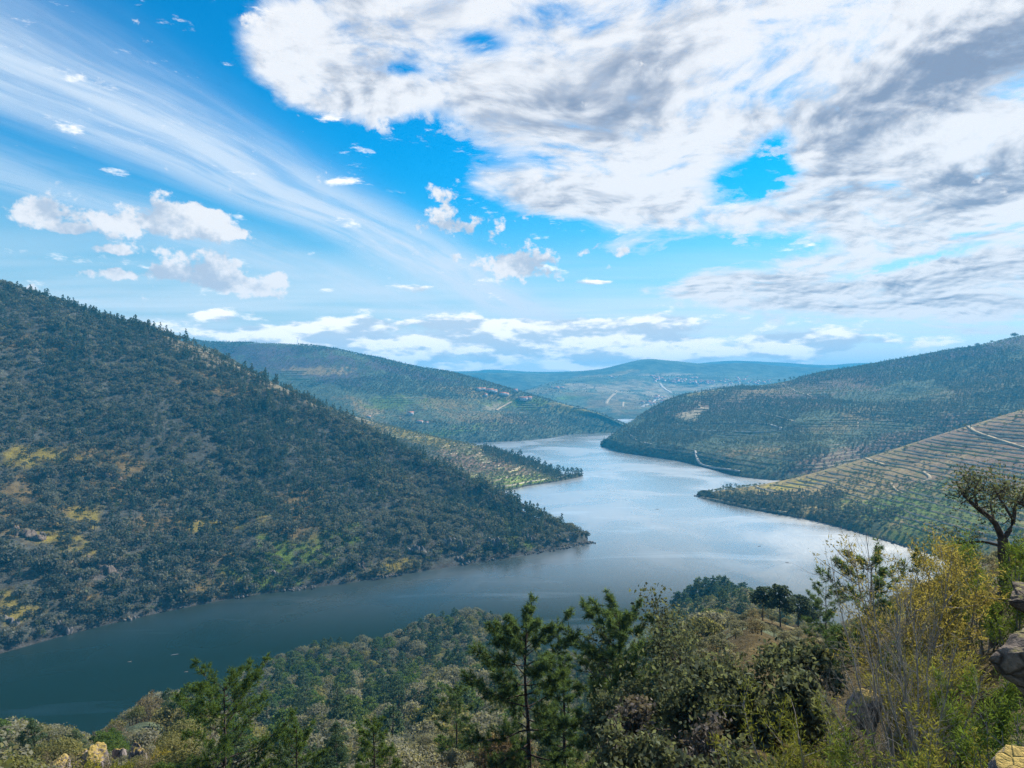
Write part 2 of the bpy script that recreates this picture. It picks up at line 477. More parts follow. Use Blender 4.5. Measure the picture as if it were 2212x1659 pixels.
def hill_rows(cols, bulge=0.0, back=((0.25, 170, -60), (0.5, 420, -220)), f=(0.33, 0.66), under=14.0):
    """cols: (foot point, crest point) pairs in world metres"""
    foot = np.array([c[0] for c in cols], float); top = np.array([c[1] for c in cols], float)
    d = foot - top; d[:, 2] = 0
    L = np.linalg.norm(d, axis=1)[:, None]
    d = d / np.maximum(L, 1.0)
    u = foot + d * under; u[:, 2] = np.minimum(foot[:, 2] - 9.0, u[:, 2] - 5)
    u[:, 2] = np.maximum(u[:, 2], -9.0)
    rows = [u, foot]
    for q in f:
        m = foot * (1 - q) + top * q
        m[:, 2] += bulge * (top[:, 2] - foot[:, 2]) * math.sin(math.pi * q)
        rows.append(m)
    rows.append(top)
    for (k, dist, dz) in back:
        b = top - d * dist; b[:, 2] = np.maximum(top[:, 2] + dz, -9.0)
        rows.append(b)
    return rows


def tip(x, y):
    p = shore(x, y)
    return ((p[0], p[1], -9.0), (p[0], p[1] + 1.5, -9.0))


PATCHES = {}


def ray(x, y, names=None):
    """point of the ground that the photograph shows at this pixel"""
    d = Vector(((x - CX) / FX, 1.0, (CY - y) / FX)).normalized()
    best = None
    for k, p in PATCHES.items():
        if names and k not in names: continue
        h = p.bvh.ray_cast(Vector((0, 0, CAM_Z)), d)
        if h[0] is not None and (best is None or h[3] < best[3]): best = h
    return best[0] if best else None


def ground_at(x, y, names=None):
    best = None
    for k, p in PATCHES.items():
        if names and k not in names: continue
        h = p.bvh.ray_cast(Vector((x, y, 2000)), Vector((0, 0, -1)))
        if h[0] is not None and (best is None or h[0].z > best): best = h[0].z
    return best


# colours of land cover (reflectance)
SCRUB = np.array((0.060, 0.075, 0.045)); DRY = np.array((0.20, 0.155, 0.060)); GREEN = np.array((0.13, 0.19, 0.030))
YEL = np.array((0.30, 0.24, 0.045)); SOIL = np.array((0.16, 0.105, 0.070)); ROCKC = np.array((0.17, 0.15, 0.14)); OCHRE = np.array((0.215, 0.155, 0.065))
PALE = np.array((0.30, 0.25, 0.16)); HEATH = np.array((0.085, 0.06, 0.07))


def paint(V, base, spots, seed, edge=0.35, scale=0.02):
    """base colour with ellipses (photo x, y, rx, ry, colour, tilt) of other cover, all with ragged edges"""
    fx, fy = to_photo(V)
    n = fbm(V[:, 0] * scale, V[:, 1] * scale, 4, seed) - 0.5
    n2 = fbm(V[:, 0] * scale * 5, V[:, 1] * scale * 5, 3, seed + 9) - 0.5
    C = np.repeat(base[None], len(V), 0) * (1 + 0.9 * n[:, None])
    for (x, y, rx, ry, col, tilt) in spots:
        c, s = math.cos(math.radians(tilt)), math.sin(math.radians(tilt))
        u = ((fx - x) * c - (fy - y) * s) / rx; v = ((fx - x) * s + (fy - y) * c) / ry
        w = sstep(1 + edge, 1 - edge, np.sqrt(u * u + v * v) + 1.6 * n + 2.2 * n2)[:, None] * 0.85
        C = C * (1 - w) + col[None] * w
    wet = sstep(3.5, 0.8, V[:, 2] + 3.0 * n2)[:, None]
    C = C * (1 - wet) + np.array((0.046, 0.043, 0.039)) * wet
    return np.clip(C, 0.01, 0.6)


# --- steep wooded hill on the left bank
A_COLS = [(shore(-520, 1575), pt(-520, 430, 900)), (shore(-240, 1480), pt(-240, 530, 950)), (shore(0, 1412), pt(0, 616, 980)),
          (shore(250, 1345), pt(200, 682, 1010)), (shore(520, 1290), pt(400, 740, 1040)), (shore(760, 1258), pt(600, 834, 1040)),
          (shore(930, 1231), pt(800, 936, 1000)), (shore(1080, 1207), pt(985, 1024, 940)), (shore(1190, 1188), pt(1130, 1104, 870)),
          (shore(1255, 1175), pt(1258, 1164, 812)), tip(1276, 1171)]
A_SPOTS = [(170, 1125, 55, 20, YEL, 0), (50, 1135, 70, 40, OCHRE, -20), (110, 1160, 50, 14, YEL, 0), (200, 1190, 70, 22, YEL, -10), (230, 1230, 50, 40, ROCKC, -30),
           (565, 1205, 70, 45, GREEN, 20), (600, 1190, 40, 50, GREEN, 0), (690, 1195, 50, 45, GREEN, 20), (640, 1145, 60, 22, OCHRE, 0), (740, 1150, 40, 30, GREEN, 0),
           (235, 1015, 65, 30, OCHRE, -25), (300, 1060, 70, 24, OCHRE, -30), (520, 1275, 60, 22, GREEN, 0), (440, 1270, 50, 20, OCHRE, 0), (15, 1325, 50, 30, YEL, 0),
           (70, 985, 50, 14, YEL, 0), (10, 1060, 40, 20, OCHRE, 0), (1075, 1125, 60, 12, YEL, -35), (1110, 1150, 40, 18, GREEN, -30), (840, 1225, 40, 15, YEL, 0), (980, 1170, 40, 20, ROCKC, 0),
           (80, 745, 90, 12, OCHRE, -5), (560, 800, 120, 18, PALE, -27), (690, 862, 90, 12, PALE, -27), (430, 760, 60, 12, PALE, -20), (470, 830, 50, 12, OCHRE, -10),
           (330, 1130, 60, 14, OCHRE, 0), (480, 1200, 50, 18, OCHRE, 0), (450, 1130, 40, 14, YEL, 0), (620, 1080, 50, 15, OCHRE, 0), (880, 1060, 40, 20, OCHRE, -30), (160, 1270, 50, 30, OCHRE, -20)]
pA = Patch('left_hill', hill_rows(A_COLS, -0.03), 300, 190, 24, 3, M_LAND, 1, 4, 110)

# --- spur with olive slope and vineyard behind it, ending in a low point of pines
B_COLS = [(pt(300, 900, 1250), pt(330, 790, 1700)), (pt(430, 910, 1270), pt(430, 748, 1690)), (pt(560, 950, 1280), pt(560, 812, 1660)), (pt(700, 1000, 1290), pt(690, 872, 1620)),
          (pt(830, 1040, 1290), pt(820, 915, 1580)), (shore(960, 1062), pt(950, 946, 1540)), (shore(1085, 1060), pt(1060, 970, 1490)), (shore(1140, 1050), pt(1150, 1000, 1440)), (shore(1205, 1040), pt(1215, 1024, 1400)),
          (shore(1250, 1031), pt(1254, 1026, 1380)), tip(1266, 1028)]
pB = Patch('vineyard_spur', hill_rows(B_COLS, 0.06, ((0, 90, -40), (0, 260, -300))), 260, 120, 6, 11, M_LAND, 1, 4, 90)
B_SPOTS = [(700, 860, 300, 40, PALE * 0.55, -28), (980, 990, 160, 30, SOIL, -22), (1090, 1015, 110, 22, SOIL, -15), (940, 1020, 110, 20, YEL * 0.5, -15), (1130, 1040, 90, 16, GREEN, -5), (1050, 1045, 60, 16, GREEN * .6, -10),
           (900, 945, 80, 16, YEL * .5, -15), (900, 970, 60, 14, SCRUB * .7, -15), (1170, 1000, 110, 14, SCRUB * .8, -22)]

# --- long hill beyond, left side of the river
D_COLS = [(pt(250, 960, 2000), pt(250, 700, 3000)), (pt(430, 980, 2000), pt(430, 738, 3000)), (pt(600, 985, 2020), pt(560, 742, 2950)), (shore(760, 965), pt(690, 750, 2920)),
          (shore(880, 960), pt(800, 772, 2900)), (shore(990, 957), pt(900, 795, 2850)), (shore(1090, 954), pt(1000, 812, 2800)), (shore(1185, 947), pt(1110, 842, 2750)),
          (shore(1230, 939), pt(1200, 868, 2700)), (shore(1300, 936), pt(1290, 892, 2660)), (shore(1352, 934), pt(1356, 922, 2640)), tip(1385, 933)]
pD = Patch('far_left_hill', hill_rows(D_COLS, 0.0, ((0, 300, -80), (0, 800, -420))), 240, 140, 42, 23, M_LAND, 1, 4, 330)
D_SPOTS = [(620, 790, 150, 20, HEATH, -8), (560, 760, 120, 14, HEATH, 0), (860, 800, 120, 8, HEATH, -12), (680, 800, 60, 8, OCHRE, 0), (1050, 905, 110, 14, OCHRE * .7, -5), (1240, 886, 60, 8, YEL * .8, -3), (1200, 872, 60, 7, DRY, 0),
           (980, 930, 70, 8, GREEN * .8, 8), (790, 880, 50, 14, OCHRE * .8, -20), (1090, 868, 40, 10, PALE * .7, 20), (950, 870, 70, 12, DRY * .8, 0), (1040, 850, 90, 10, DRY * .8, -8), (850, 870, 60, 12, GREEN * .6, 0), (1130, 870, 60, 10, GREEN * .7, 0)]

# --- far valley side with fields and a town, and the ranges behind
E_COLS = [(pt(900, 905, 3700), pt(960, 850, 4300)), (pt(1100, 905, 3650), pt(1120, 848, 4500)), (pt(1250, 905, 3650), pt(1210, 822, 4900)), (pt(1350, 906, 3600), pt(1330, 812, 5200)),
          (pt(1450, 906, 3600), pt(1450, 812, 5400)), (pt(1550, 905, 3650), pt(1560, 812, 5500)), (pt(1700, 904, 3700), pt(1700, 818, 5500)), (pt(1950, 902, 3800), pt(1950, 820, 5400))]
pE = Patch('far_valley_side', hill_rows(E_COLS, 0.0, ((0, 500, -30), (0, 1500, -200))), 200, 120, 60, 31, M_LAND_FAR, 1, 4, 600)
E_SPOTS = [(1330, 838, 90, 9, PALE, 5), (1250, 835, 40, 5, PALE, 0), (1380, 875, 50, 12, OCHRE, 5), (1290, 870, 40, 10, OCHRE, 0), (1470, 842, 70, 6, PALE, 0), (1500, 860, 60, 8, OCHRE, 10), (1560, 835, 60, 6, PALE, 0), (1220, 860, 40, 8, GREEN, 0), (1420, 855, 40, 5, PALE, -10),
           (1480, 880, 60, 6, PALE * .9, 15), (1340, 858, 40, 5, PALE * .8, 0), (1250, 850, 50, 6, DRY, 0), (1180, 845, 40, 6, DRY, 0), (1410, 895, 40, 6, DRY, 0)]
F_COLS = [(pt(700, 860, 5000), pt(700, 815, 6050)), (pt(900, 860, 5000), pt(930, 806, 6050)), (pt(1100, 860, 5000), pt(1080, 806, 6050)), (pt(1200, 850, 5000), pt(1200, 806, 6050)), (pt(1290, 842, 5000), pt(1290, 798, 6050)),
          (pt(1340, 840, 5000), pt(1345, 785, 6050)), (pt(1395, 838, 5000), pt(1395, 775, 6050)), (pt(1450, 838, 5000), pt(1450, 779, 6050)), (pt(1520, 838, 5000), pt(1520, 786, 6050)), (pt(1620, 838, 5000), pt(1620, 784, 6050)), (pt(1720, 838, 5000), pt(1720, 792, 6050)), (pt(2000, 838, 5000), pt(2000, 800, 6050))]
pF = Patch('far_mountain', hill_rows(F_COLS, -0.08, ((0, 400, -80), (0, 1000, -300))), 200, 60, 55, 41, M_LAND_FAR, 1, 4, 700)
F_SPOTS = [(1440, 812, 60, 5, PALE * .8, 0), (1300, 815, 40, 4, DRY, 0), (1350, 805, 40, 4, DRY, 10)]
R_COLS = [(pt(200, 840, 6600), pt(200, 790, 7600)), (pt(700, 840, 6600), pt(700, 800, 7600)), (pt(1000, 838, 6600), pt(1000, 802, 7600)), (pt(1060, 838, 6600), pt(1060, 799, 7600)), (pt(1200, 838, 6600), pt(1200, 803, 7600)), (pt(1450, 838, 6600), pt(1450, 790, 7650)), (pt(1570, 838, 6600), pt(1570, 779, 7700)),
          (pt(1680, 838, 6600), pt(1680, 783, 7700)), (pt(1790, 838, 6600), pt(1790, 789, 7700)), (pt(1900, 838, 6600), pt(1900, 784, 7700)), (pt(2300, 838, 6600), pt(2300, 785, 7700)), (pt(2900, 838, 6600), pt(2900, 785, 7700))]
pR = Patch('far_range', hill_rows(R_COLS, 0.0, ((0, 300, -80), (0, 700, -500))), 160, 40, 60, 47, M_LAND_FAR, 1, 4, 900)

# --- big terraced hill on the right bank
G_COLS = [tip(1295, 962), (shore(1304, 965), pt(1306, 956, 2030)), (shore(1335, 976), pt(1342, 926, 2120)), (shore(1400, 986), pt(1400, 888, 2220)), (shore(1465, 996), pt(1470, 856, 2300)),
          (shore(1540, 1014), pt(1560, 842, 2400)), (shore(1612, 1032), pt(1660, 832, 2480)), (pt(1740, 1014, 1330), pt(1770, 808, 2520)), (pt(1880, 985, 1470), pt(1890, 786, 2520)),
          (pt(2060, 945, 1530), pt(2080, 754, 2440)), (pt(2260, 905, 1560), pt(2240, 722, 2360)), (pt(2600, 860, 1500), pt(2560, 670, 2200))]
pG = Patch('right_hill', hill_rows(G_COLS, 0.02, ((0, 250, -70), (0, 650, -330))), 300, 170, 34, 61, M_LAND, 1, 4, 260)
G_SPOTS = [(1590, 865, 110, 14, SOIL, 8), (1520, 845, 50, 8, YEL * .7, 5), (1520, 880, 70, 12, SOIL, 5), (1770, 830, 160, 22, SOIL * .9, 5), (1690, 860, 110, 18, SOIL, -5), (1620, 850, 80, 10, OCHRE * .8, 8), (1500, 895, 30, 10, PALE, 20),
           (2000, 775, 130, 10, HEATH, 12), (2150, 745, 100, 14, HEATH, 10), (1640, 975, 60, 10, OCHRE * .8, 0), (1900, 880, 60, 10, DRY * .8, 10), (2060, 905, 60, 12, SOIL, 8), (1880, 905, 60, 8, OCHRE * .7, 0), (1800, 925, 60, 10, DRY * .7, 5),
           (1950, 950, 110, 18, SOIL, 20), (1780, 1000, 110, 14, SOIL, 18), (2120, 830, 120, 30, DRY * .6, 20)]

# --- nearer promontory on the right bank, all terraces
H_COLS = [tip(1502, 1071), (shore(1514, 1074), pt(1516, 1068, 1124)), (shore(1565, 1087), pt(1572, 1056, 1150)), (shore(1640, 1103), pt(1635, 1048, 1165)), (shore(1760, 1126), pt(1742, 1026, 1175)), (shore(1850, 1150), pt(1874, 988, 1180)),
          (shore(1950, 1180), pt(1980, 955, 1170)), (shore(2070, 1215), pt(2091, 920, 1150)), (shore(2250, 1270), pt(2215, 884, 1120)), (shore(2520, 1345), pt(2480, 815, 1060)), (shore(2900, 1450), pt(2850, 720, 1000))]
pH = Patch('terraced_promontory', hill_rows(H_COLS, 0.05, ((0, 110, -40), (0, 330, -260))), 300, 170, 9, 71, M_LAND, 1, 4, 120)
H_SPOTS = [(2050, 985, 260, 60, SOIL * 1.1, 22), (1900, 1030, 170, 30, OCHRE, 15), (1740, 1055, 140, 24, OCHRE, 12), (1700, 1050, 60, 10, YEL, 8), (2150, 1040, 200, 40, SOIL, 20), (1900, 1100, 160, 40, GREEN * .7, 10), (2050, 1120, 200, 60, GREEN * .6, 10), (1640, 1085, 120, 14, SCRUB * .7, -12), (1790, 1110, 120, 18, SCRUB * .7, -12)]

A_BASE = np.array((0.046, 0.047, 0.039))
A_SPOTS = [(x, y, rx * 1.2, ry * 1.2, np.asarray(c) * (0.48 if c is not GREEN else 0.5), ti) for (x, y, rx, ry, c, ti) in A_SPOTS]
E_SPOTS = [(x, y, rx, ry, np.asarray(c) * 0.7, ti) for (x, y, rx, ry, c, ti) in E_SPOTS]
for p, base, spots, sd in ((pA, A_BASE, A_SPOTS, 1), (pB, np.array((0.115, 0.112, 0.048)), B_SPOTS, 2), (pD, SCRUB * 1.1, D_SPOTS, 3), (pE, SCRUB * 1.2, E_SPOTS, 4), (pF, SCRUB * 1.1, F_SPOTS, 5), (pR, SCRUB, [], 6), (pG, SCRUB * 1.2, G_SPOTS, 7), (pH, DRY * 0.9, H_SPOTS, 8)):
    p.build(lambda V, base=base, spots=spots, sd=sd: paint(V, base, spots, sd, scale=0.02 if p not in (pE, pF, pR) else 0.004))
    PATCHES[p.name] = p

# --- the near bank that the viewer stands on: falls from the viewpoint down to the river
NEAR_SHORE = np.array([(-900, 1800), (-300, 1700), (0, 1640), (200, 1600), (330, 1535), (450, 1500), (560, 1450), (700, 1400), (830, 1395), (940, 1345), (1020, 1330), (1080, 1345), (1160, 1400), (1250, 1425), (1350, 1390),
                       (1450, 1312), (1500, 1292), (1620, 1292), (1700, 1330), (1780, 1365), (1860, 1330), (2000, 1260), (2212, 1180), (2600, 1130), (3200, 1100)], float)
_sx = (NEAR_SHORE[:, 0] - CX) / FX
_sY = CAM_Z * FX / (NEAR_SHORE[:, 1] - CY)
_saz = np.arctan(_sx); _sr = _sY * np.sqrt(1 + _sx**2)


def near_height(X, Y):
    X = np.asarray(X, float); Y = np.asarray(Y, float)
    r = np.hypot(X, Y); az = np.arctan2(X, Y)
    D = np.interp(az, _saz, _sr)
    p = 1.66 - 0.56 * sstep(0.10, 0.36, az) - 0.62 * sstep(-0.30, -0.50, az)
    s = r / D
    z = np.where(s < 1, (CAM_Z - 1.7) * np.power(np.clip(1 - s, 0, 1), p), -(s - 1) * D * 0.5)
    z = np.maximum(z, -9.0)
    # shoulder of rock and scrub that runs out on the right of the viewpoint
    z = z - 2.6 * sstep(1.5, 9, r) * (1 - sstep(25, 80, r))
    z = z + 1.9 * np.exp(-((r - 22) / 9.0) ** 2) * sstep(0.40, 0.62, az)
    z = z - 3.4 * np.exp(-((X + 27) / 17.0) ** 2 - ((Y - 46) / 14.0) ** 2)      # hollow in front of the lichen rocks
    z = z - 6.0 * np.exp(-((X + 55) / 26.0) ** 2 - ((Y - 108) / 34.0) ** 2)
    n = (fbm(X / 26, Y / 26, 4, 91) - 0.5) * 2
    n3 = (fbm(X / 90, Y / 90, 3, 95) - 0.5) * 2
    k = sstep(8, 90, r) * sstep(1.0, 0.8, s)
    return z + (n * 2.4 + n3 * 7.0) * k + n * 0.35 * sstep(2, 12, r) * (1 - k)


def near_patch():
    naz, nr = 320, 200
    az = np.linspace(-1.25, 1.25, naz)
    r = np.concatenate([np.linspace(0.4, 12, 30)[:-1], np.geomspace(12, 820, nr - 29)])
    AZ, RR = np.meshgrid(az, r)
    X, Y = RR * np.sin(AZ), RR * np.cos(AZ)
    V = np.stack([X, Y, near_height(X, Y)], -1).reshape(-1, 3)
    i = (np.arange(nr - 1)[:, None] * naz + np.arange(naz - 1)[None]).ravel()
    F = np.stack([i, i + 1, i + naz + 1, i + naz], 1)
    me = mesh_np('near_bank', V, F, land_material('near_bank_ground', 0.35, 0.8, 3.0), True)
    n = fbm(V[:, 0] * 0.05, V[:, 1] * 0.05, 4, 5)[:, None]; n2 = fbm(V[:, 0] * 0.02, V[:, 1] * 0.02, 3, 15)[:, None]
    C = (DRY * (1 - n2) + OCHRE * n2 * 1.1) * 0.5 * (0.6 + 0.7 * sstep(0.5, 0.68, n2))
    k = sstep(0.62, 0.85, np.hypot(V[:, 0], V[:, 1]) / np.interp(np.arctan2(V[:, 0], V[:, 1]), _saz, _sr))[:, None]
    C = C * (1 - k) + SCRUB * k
    C = C * (1 - sstep(0.45, 0.6, n)) + (SCRUB * 1.1) * sstep(0.42, 0.56, n)
    ca = me.color_attributes.new('cover', 'FLOAT_COLOR', 'POINT')
    ca.data.foreach_set('color', np.concatenate([C, np.ones((len(C), 1))], 1).astype(np.float32).ravel())
    o = set_props(link('near_bank', me), kind='structure')
    class Q: pass
    q = Q(); q.bvh = BVHTree.FromPolygons([tuple(p) for p in V.tolist()], [tuple(f) for f in F.tolist()]); q.obj = o
    PATCHES['near_bank'] = q


near_patch()

# --- the river
wv = np.array([(-8200, -400, 0), (8200, -400, 0), (8200, 8600, 0), (-8200, 8600, 0)], float)
river = set_props(link('river', mesh_np('river', wv, [[0, 1, 2, 3]], water_material())), kind='structure')

# --- the air: even blue haze over the whole valley
def build_haze():
    x0, x1, y0, y1, z0, z1 = -8300, 8300, -500, 8700, -10.5, 448
    v = [(x, y, z) for x in (x0, x1) for y in (y0, y1) for z in (z0, z1)]
    f = [(0, 1, 3, 2), (4, 6, 7, 5), (0, 4, 5, 1), (2, 3, 7, 6), (0, 2, 6, 4), (1, 5, 7, 3)]
    m = bpy.data.materials.new('blue_haze'); m.use_nodes = True
    t = m.node_tree; t.nodes.clear()
    pv = t.nodes.new('ShaderNodeVolumePrincipled'); o = t.nodes.new('ShaderNodeOutputMaterial')
    pv.inputs['Color'].default_value = HAZE_COLOR; pv.inputs['Density'].default_value = HAZE_DENSITY
    pv.inputs['Anisotropy'].default_value = 0.0
    t.links.new(pv.outputs[0], o.inputs['Volume'])
    me = bpy.data.meshes.new('haze'); me.from_pydata(v, [], f); me.materials.append(m)
    set_props(link('haze', me), kind='stuff')


HAZE_COLOR = (0.04, 0.52, 1.0, 1); HAZE_DENSITY = 1.3e-4
build_haze()

# ------------------------------------------------------------------ plants: materials and shapes
def leaf_material(name, c1, c2, transl=0.5, isl=0.35, rough=0.7):
    """leaves: colour drifts from tree to tree (c1..c2) and from leaf to leaf, some light shines through"""
    m = bpy.data.materials.new(name); m.use_nodes = True
    t = m.node_tree; t.nodes.clear(); N = NT(t)
    oi = N.new('ShaderNodeObjectInfo'); g = N.new('ShaderNodeNewGeometry')
    col = N.mix(oi.outputs['Random'], (*c1, 1), (*c2, 1))
    k = N.m('MULTIPLY_ADD', g.outputs['Random Per Island'], 2 * isl, 1 - isl)
    col = N.mix(1.0, col, N.vec(k, k, k), 'MULTIPLY')
    d = N.new('ShaderNodeBsdfDiffuse'); tr = N.new('ShaderNodeBsdfTranslucent')
    N.put(d.inputs[0], col); N.put(tr.inputs[0], N.mix(1.0, col, (1.25, 1.2, 0.7, 1), 'MULTIPLY'))
    mx = N.new('ShaderNodeMixShader'); mx.inputs[0].default_value = transl
    t.links.new(d.outputs[0], mx.inputs[1]); t.links.new(tr.outputs[0], mx.inputs[2])
    o = N.new('ShaderNodeOutputMaterial'); t.links.new(mx.outputs[0], o.inputs[0])
    return m


M_OAK = leaf_material('holm_oak_leaves', (0.085, 0.095, 0.078), (0.150, 0.152, 0.128))
M_OAKG = leaf_material('green_oak_leaves', (0.095, 0.115, 0.045), (0.145, 0.150, 0.070))
M_PINE = leaf_material('pine_needles', (0.050, 0.078, 0.066), (0.092, 0.115, 0.090))
M_PINEG = leaf_material('young_pine_needles', (0.075, 0.125, 0.035), (0.115, 0.155, 0.050))
M_OLIVE = leaf_material('olive_leaves', (0.130, 0.155, 0.110), (0.200, 0.215, 0.160))
M_HEATH = leaf_material('grey_heath_twigs', (0.135, 0.115, 0.085), (0.195, 0.165, 0.115))
M_BROOM = leaf_material('broom_stems', (0.150, 0.160, 0.035), (0.230, 0.195, 0.045))
M_GOLD = leaf_material('golden_leaves', (0.200, 0.172, 0.055), (0.250, 0.208, 0.070))
M_AUT = leaf_material('russet_leaves', (0.130, 0.095, 0.060), (0.165, 0.120, 0.070))
M_BARK = plain_material('dark_bark', (0.055, 0.042, 0.034), 0.95, 0.45, 6.0)
M_GREYBARK = plain_material('grey_bark', (0.20, 0.18, 0.16), 0.95, 0.35, 6.0)


def leaf_quads(P, Nrm, size, rng, aspect=1.0, axis=None):
    """one small four-cornered leaf (or spray of leaves) at each point, facing Nrm"""
    n = len(P)
    Nrm = Nrm / np.maximum(np.linalg.norm(Nrm, axis=1, keepdims=True), 1e-6)
    r = rng.normal(size=(n, 3)) if axis is None else axis
    u = np.cross(Nrm, r); u /= np.maximum(np.linalg.norm(u, axis=1, keepdims=True), 1e-6)
    v = np.cross(Nrm, u)
    s = (np.asarray(size) * np.ones(n))[:, None]
    u = u * s * aspect; v = v * s
    V = np.stack([P - u * 0.9 - v * 0.4, P + u * 0.25 - v, P + u - v * 0.05 + Nrm * s * 0.25, P - u * 0.1 + v * 1.05], 1).reshape(-1, 3)
    return V, np.arange(n * 4).reshape(-1, 4)


def lobes_crown(rng, lobes, n, leaf, out=0.65, shell=(0.62, 1.05)):
    w = np.array([l[1][0] * l[1][1] for l in lobes]); w = w / w.sum()
    k = rng.choice(len(lobes), n, p=w)
    C = np.array([l[0] for l in lobes])[k]; R = np.array([l[1] for l in lobes])[k]
    d = rng.normal(size=(n, 3)); d /= np.linalg.norm(d, axis=1, keepdims=True)
    d[:, 2] = np.where((d[:, 2] < -0.35) & (rng.random(n) < 0.7), -d[:, 2], d[:, 2])
    rad = rng.uniform(shell[0], shell[1], n)[:, None]
    P = C + d * R * rad
    Nn = d / R * R.mean(1, keepdims=True) * out + rng.normal(size=(n, 3)) * (1 - out)
    return leaf_quads(P, Nn, leaf * rng.uniform(0.6, 1.35, n), rng)


def tube(path, radii, sides=6):
    """tapered tube along a path"""
    path = np.asarray(path, float); radii = np.asarray(radii, float); n = len(path)
    T = np.gradient(path, axis=0); T /= np.maximum(np.linalg.norm(T, axis=1, keepdims=True), 1e-6)
    ref = np.where(np.abs(T[:, 2:3]) > 0.9, np.array([[1.0, 0, 0]]), np.array([[0, 0, 1.0]]))
    U = np.cross(T, ref); U /= np.maximum(np.linalg.norm(U, axis=1, keepdims=True), 1e-6)
    W = np.cross(T, U)
    a = np.arange(sides) / sides * 2 * math.pi
    V = path[:, None] + radii[:, None, None] * (np.cos(a)[None, :, None] * U[:, None] + np.sin(a)[None, :, None] * W[:, None])
    i = np.arange(n - 1)[:, None] * sides; j = np.arange(sides)[None]; j2 = (j + 1) % sides
    F = np.stack([i + j, i + j2, i + sides + j2, i + sides + j], -1).reshape(-1, 4)
    return V.reshape(-1, 3), F


class Bag:
    """collects pieces of one mesh"""
    def __init__(self): self.V, self.F, self.n = [], [], 0
    def add(self, VF):
        V, F = VF
        self.V.append(np.asarray(V)); self.F.append(np.asarray(F) + self.n); self.n += len(V)
        return self
    def mesh(self, name, mat, smooth=False):
        return mesh_np(name, np.concatenate(self.V), np.concatenate(self.F), mat, smooth)


def bend_path(rng, p0, p1, k=5, wob=0.08):
    p0, p1 = np.asarray(p0, float), np.asarray(p1, float)
    t = np.linspace(0, 1, k)[:, None]; L = np.linalg.norm(p1 - p0)
    o = np.cumsum(rng.normal(size=(k, 3)) * wob * L / k, 0) * np.array([1, 1, 0.5]); o[0] = 0
    return p0 * (1 - t) + p1 * t + o


def make_oak(seed, h, w, n, leaf, mat, nl=11, limbs=5, bark=None):
    """round evergreen oak: short trunk, forked limbs, lumpy domed crown"""
    rng = np.random.default_rng(seed)
    lob = []
    for i in range(nl):
        a = i / nl * 2 * math.pi * 1.9 + rng.uniform(-.4, .4); q = rng.uniform(0.25, 1.0) ** 0.7
        zc = h * (0.80 - 0.34 * q * rng.uniform(0.6, 1.3))
        rr = w * rng.uniform(0.22, 0.36)
        lob.append(((math.cos(a) * w * 0.5 * q * 0.75, math.sin(a) * w * 0.5 * q * 0.75, zc), (rr, rr, rr * rng.uniform(0.6, 0.85))))
    lob.append(((0, 0, h * 0.80), (w * 0.28, w * 0.28, h * 0.17)))
    crown = Bag().add(lobes_crown(rng, lob, n, leaf))
    tr = Bag()
    top = (rng.uniform(-.1, .1) * w, rng.uniform(-.1, .1) * w, h * 0.55)
    tr.add(tube(bend_path(rng, (0, 0, -0.6), top), np.linspace(0.045 * h, 0.022 * h, 5), 5))
    for i in range(limbs):
        l = lob[(i * 2) % len(lob)][0]
        z0 = h * rng.uniform(0.25, 0.45)
        tr.add(tube(bend_path(rng, (0, 0, z0), np.array(l)), np.linspace(0.02 * h, 0.006 * h, 5), 4))
    return crown.mesh('oak_crown', mat), tr.mesh('oak_trunk', bark or M_BARK)


def make_pine(seed, h, w, n, leaf, mat, bare=0.35, flat=0.5, limbs=10):
    """pine: straight trunk, tiers of needle clumps on side limbs, open between the tiers"""
    rng = np.random.default_rng(seed)
    lob, tr = [], Bag()
    lean = rng.normal(size=2) * 0.02 * h
    tr.add(tube(bend_path(rng, (0, 0, -0.6), (lean[0], lean[1], h * 0.97), 7, 0.03), np.linspace(0.020 * h, 0.004 * h, 7), 6))
    for i in range(limbs * 2):
        q = (i + 0.5) / (limbs * 2)
        z = h * (bare + (0.95 - bare) * q)
        prof = (1 - q) ** (0.55 if flat > 0.5 else 0.9) * (0.55 + 0.45 * min(1.0, q / 0.25))
        a = i * 2.4 + rng.uniform(-.5, .5)
        L = w * 0.5 * prof * rng.uniform(0.55, 1.1) + 0.04 * w
        tip = np.array((math.cos(a) * L + lean[0] * q, math.sin(a) * L + lean[1] * q, z + L * rng.uniform(0.05, 0.4)))
        rr = w * (0.11 + 0.09 * (1 - q)) * rng.uniform(0.8, 1.25)
        lob.append((tip * np.array([0.85, 0.85, 1]) , (rr, rr, rr * 0.62)))
        if i % 2 == 0: tr.add(tube(bend_path(rng, (lean[0] * q, lean[1] * q, z - L * 0.1), tip, 4, 0.1), np.linspace(0.008 * h, 0.002 * h, 4), 4))
    lob.append(((lean[0], lean[1], h * 0.95), (w * 0.09, w * 0.09, h * 0.07)))
    crown = Bag().add(lobes_crown(rng, lob, n, leaf, 0.5, (0.35, 1.1)))
    return crown.mesh('pine_crown', mat), tr.mesh('pine_trunk', M_BARK)


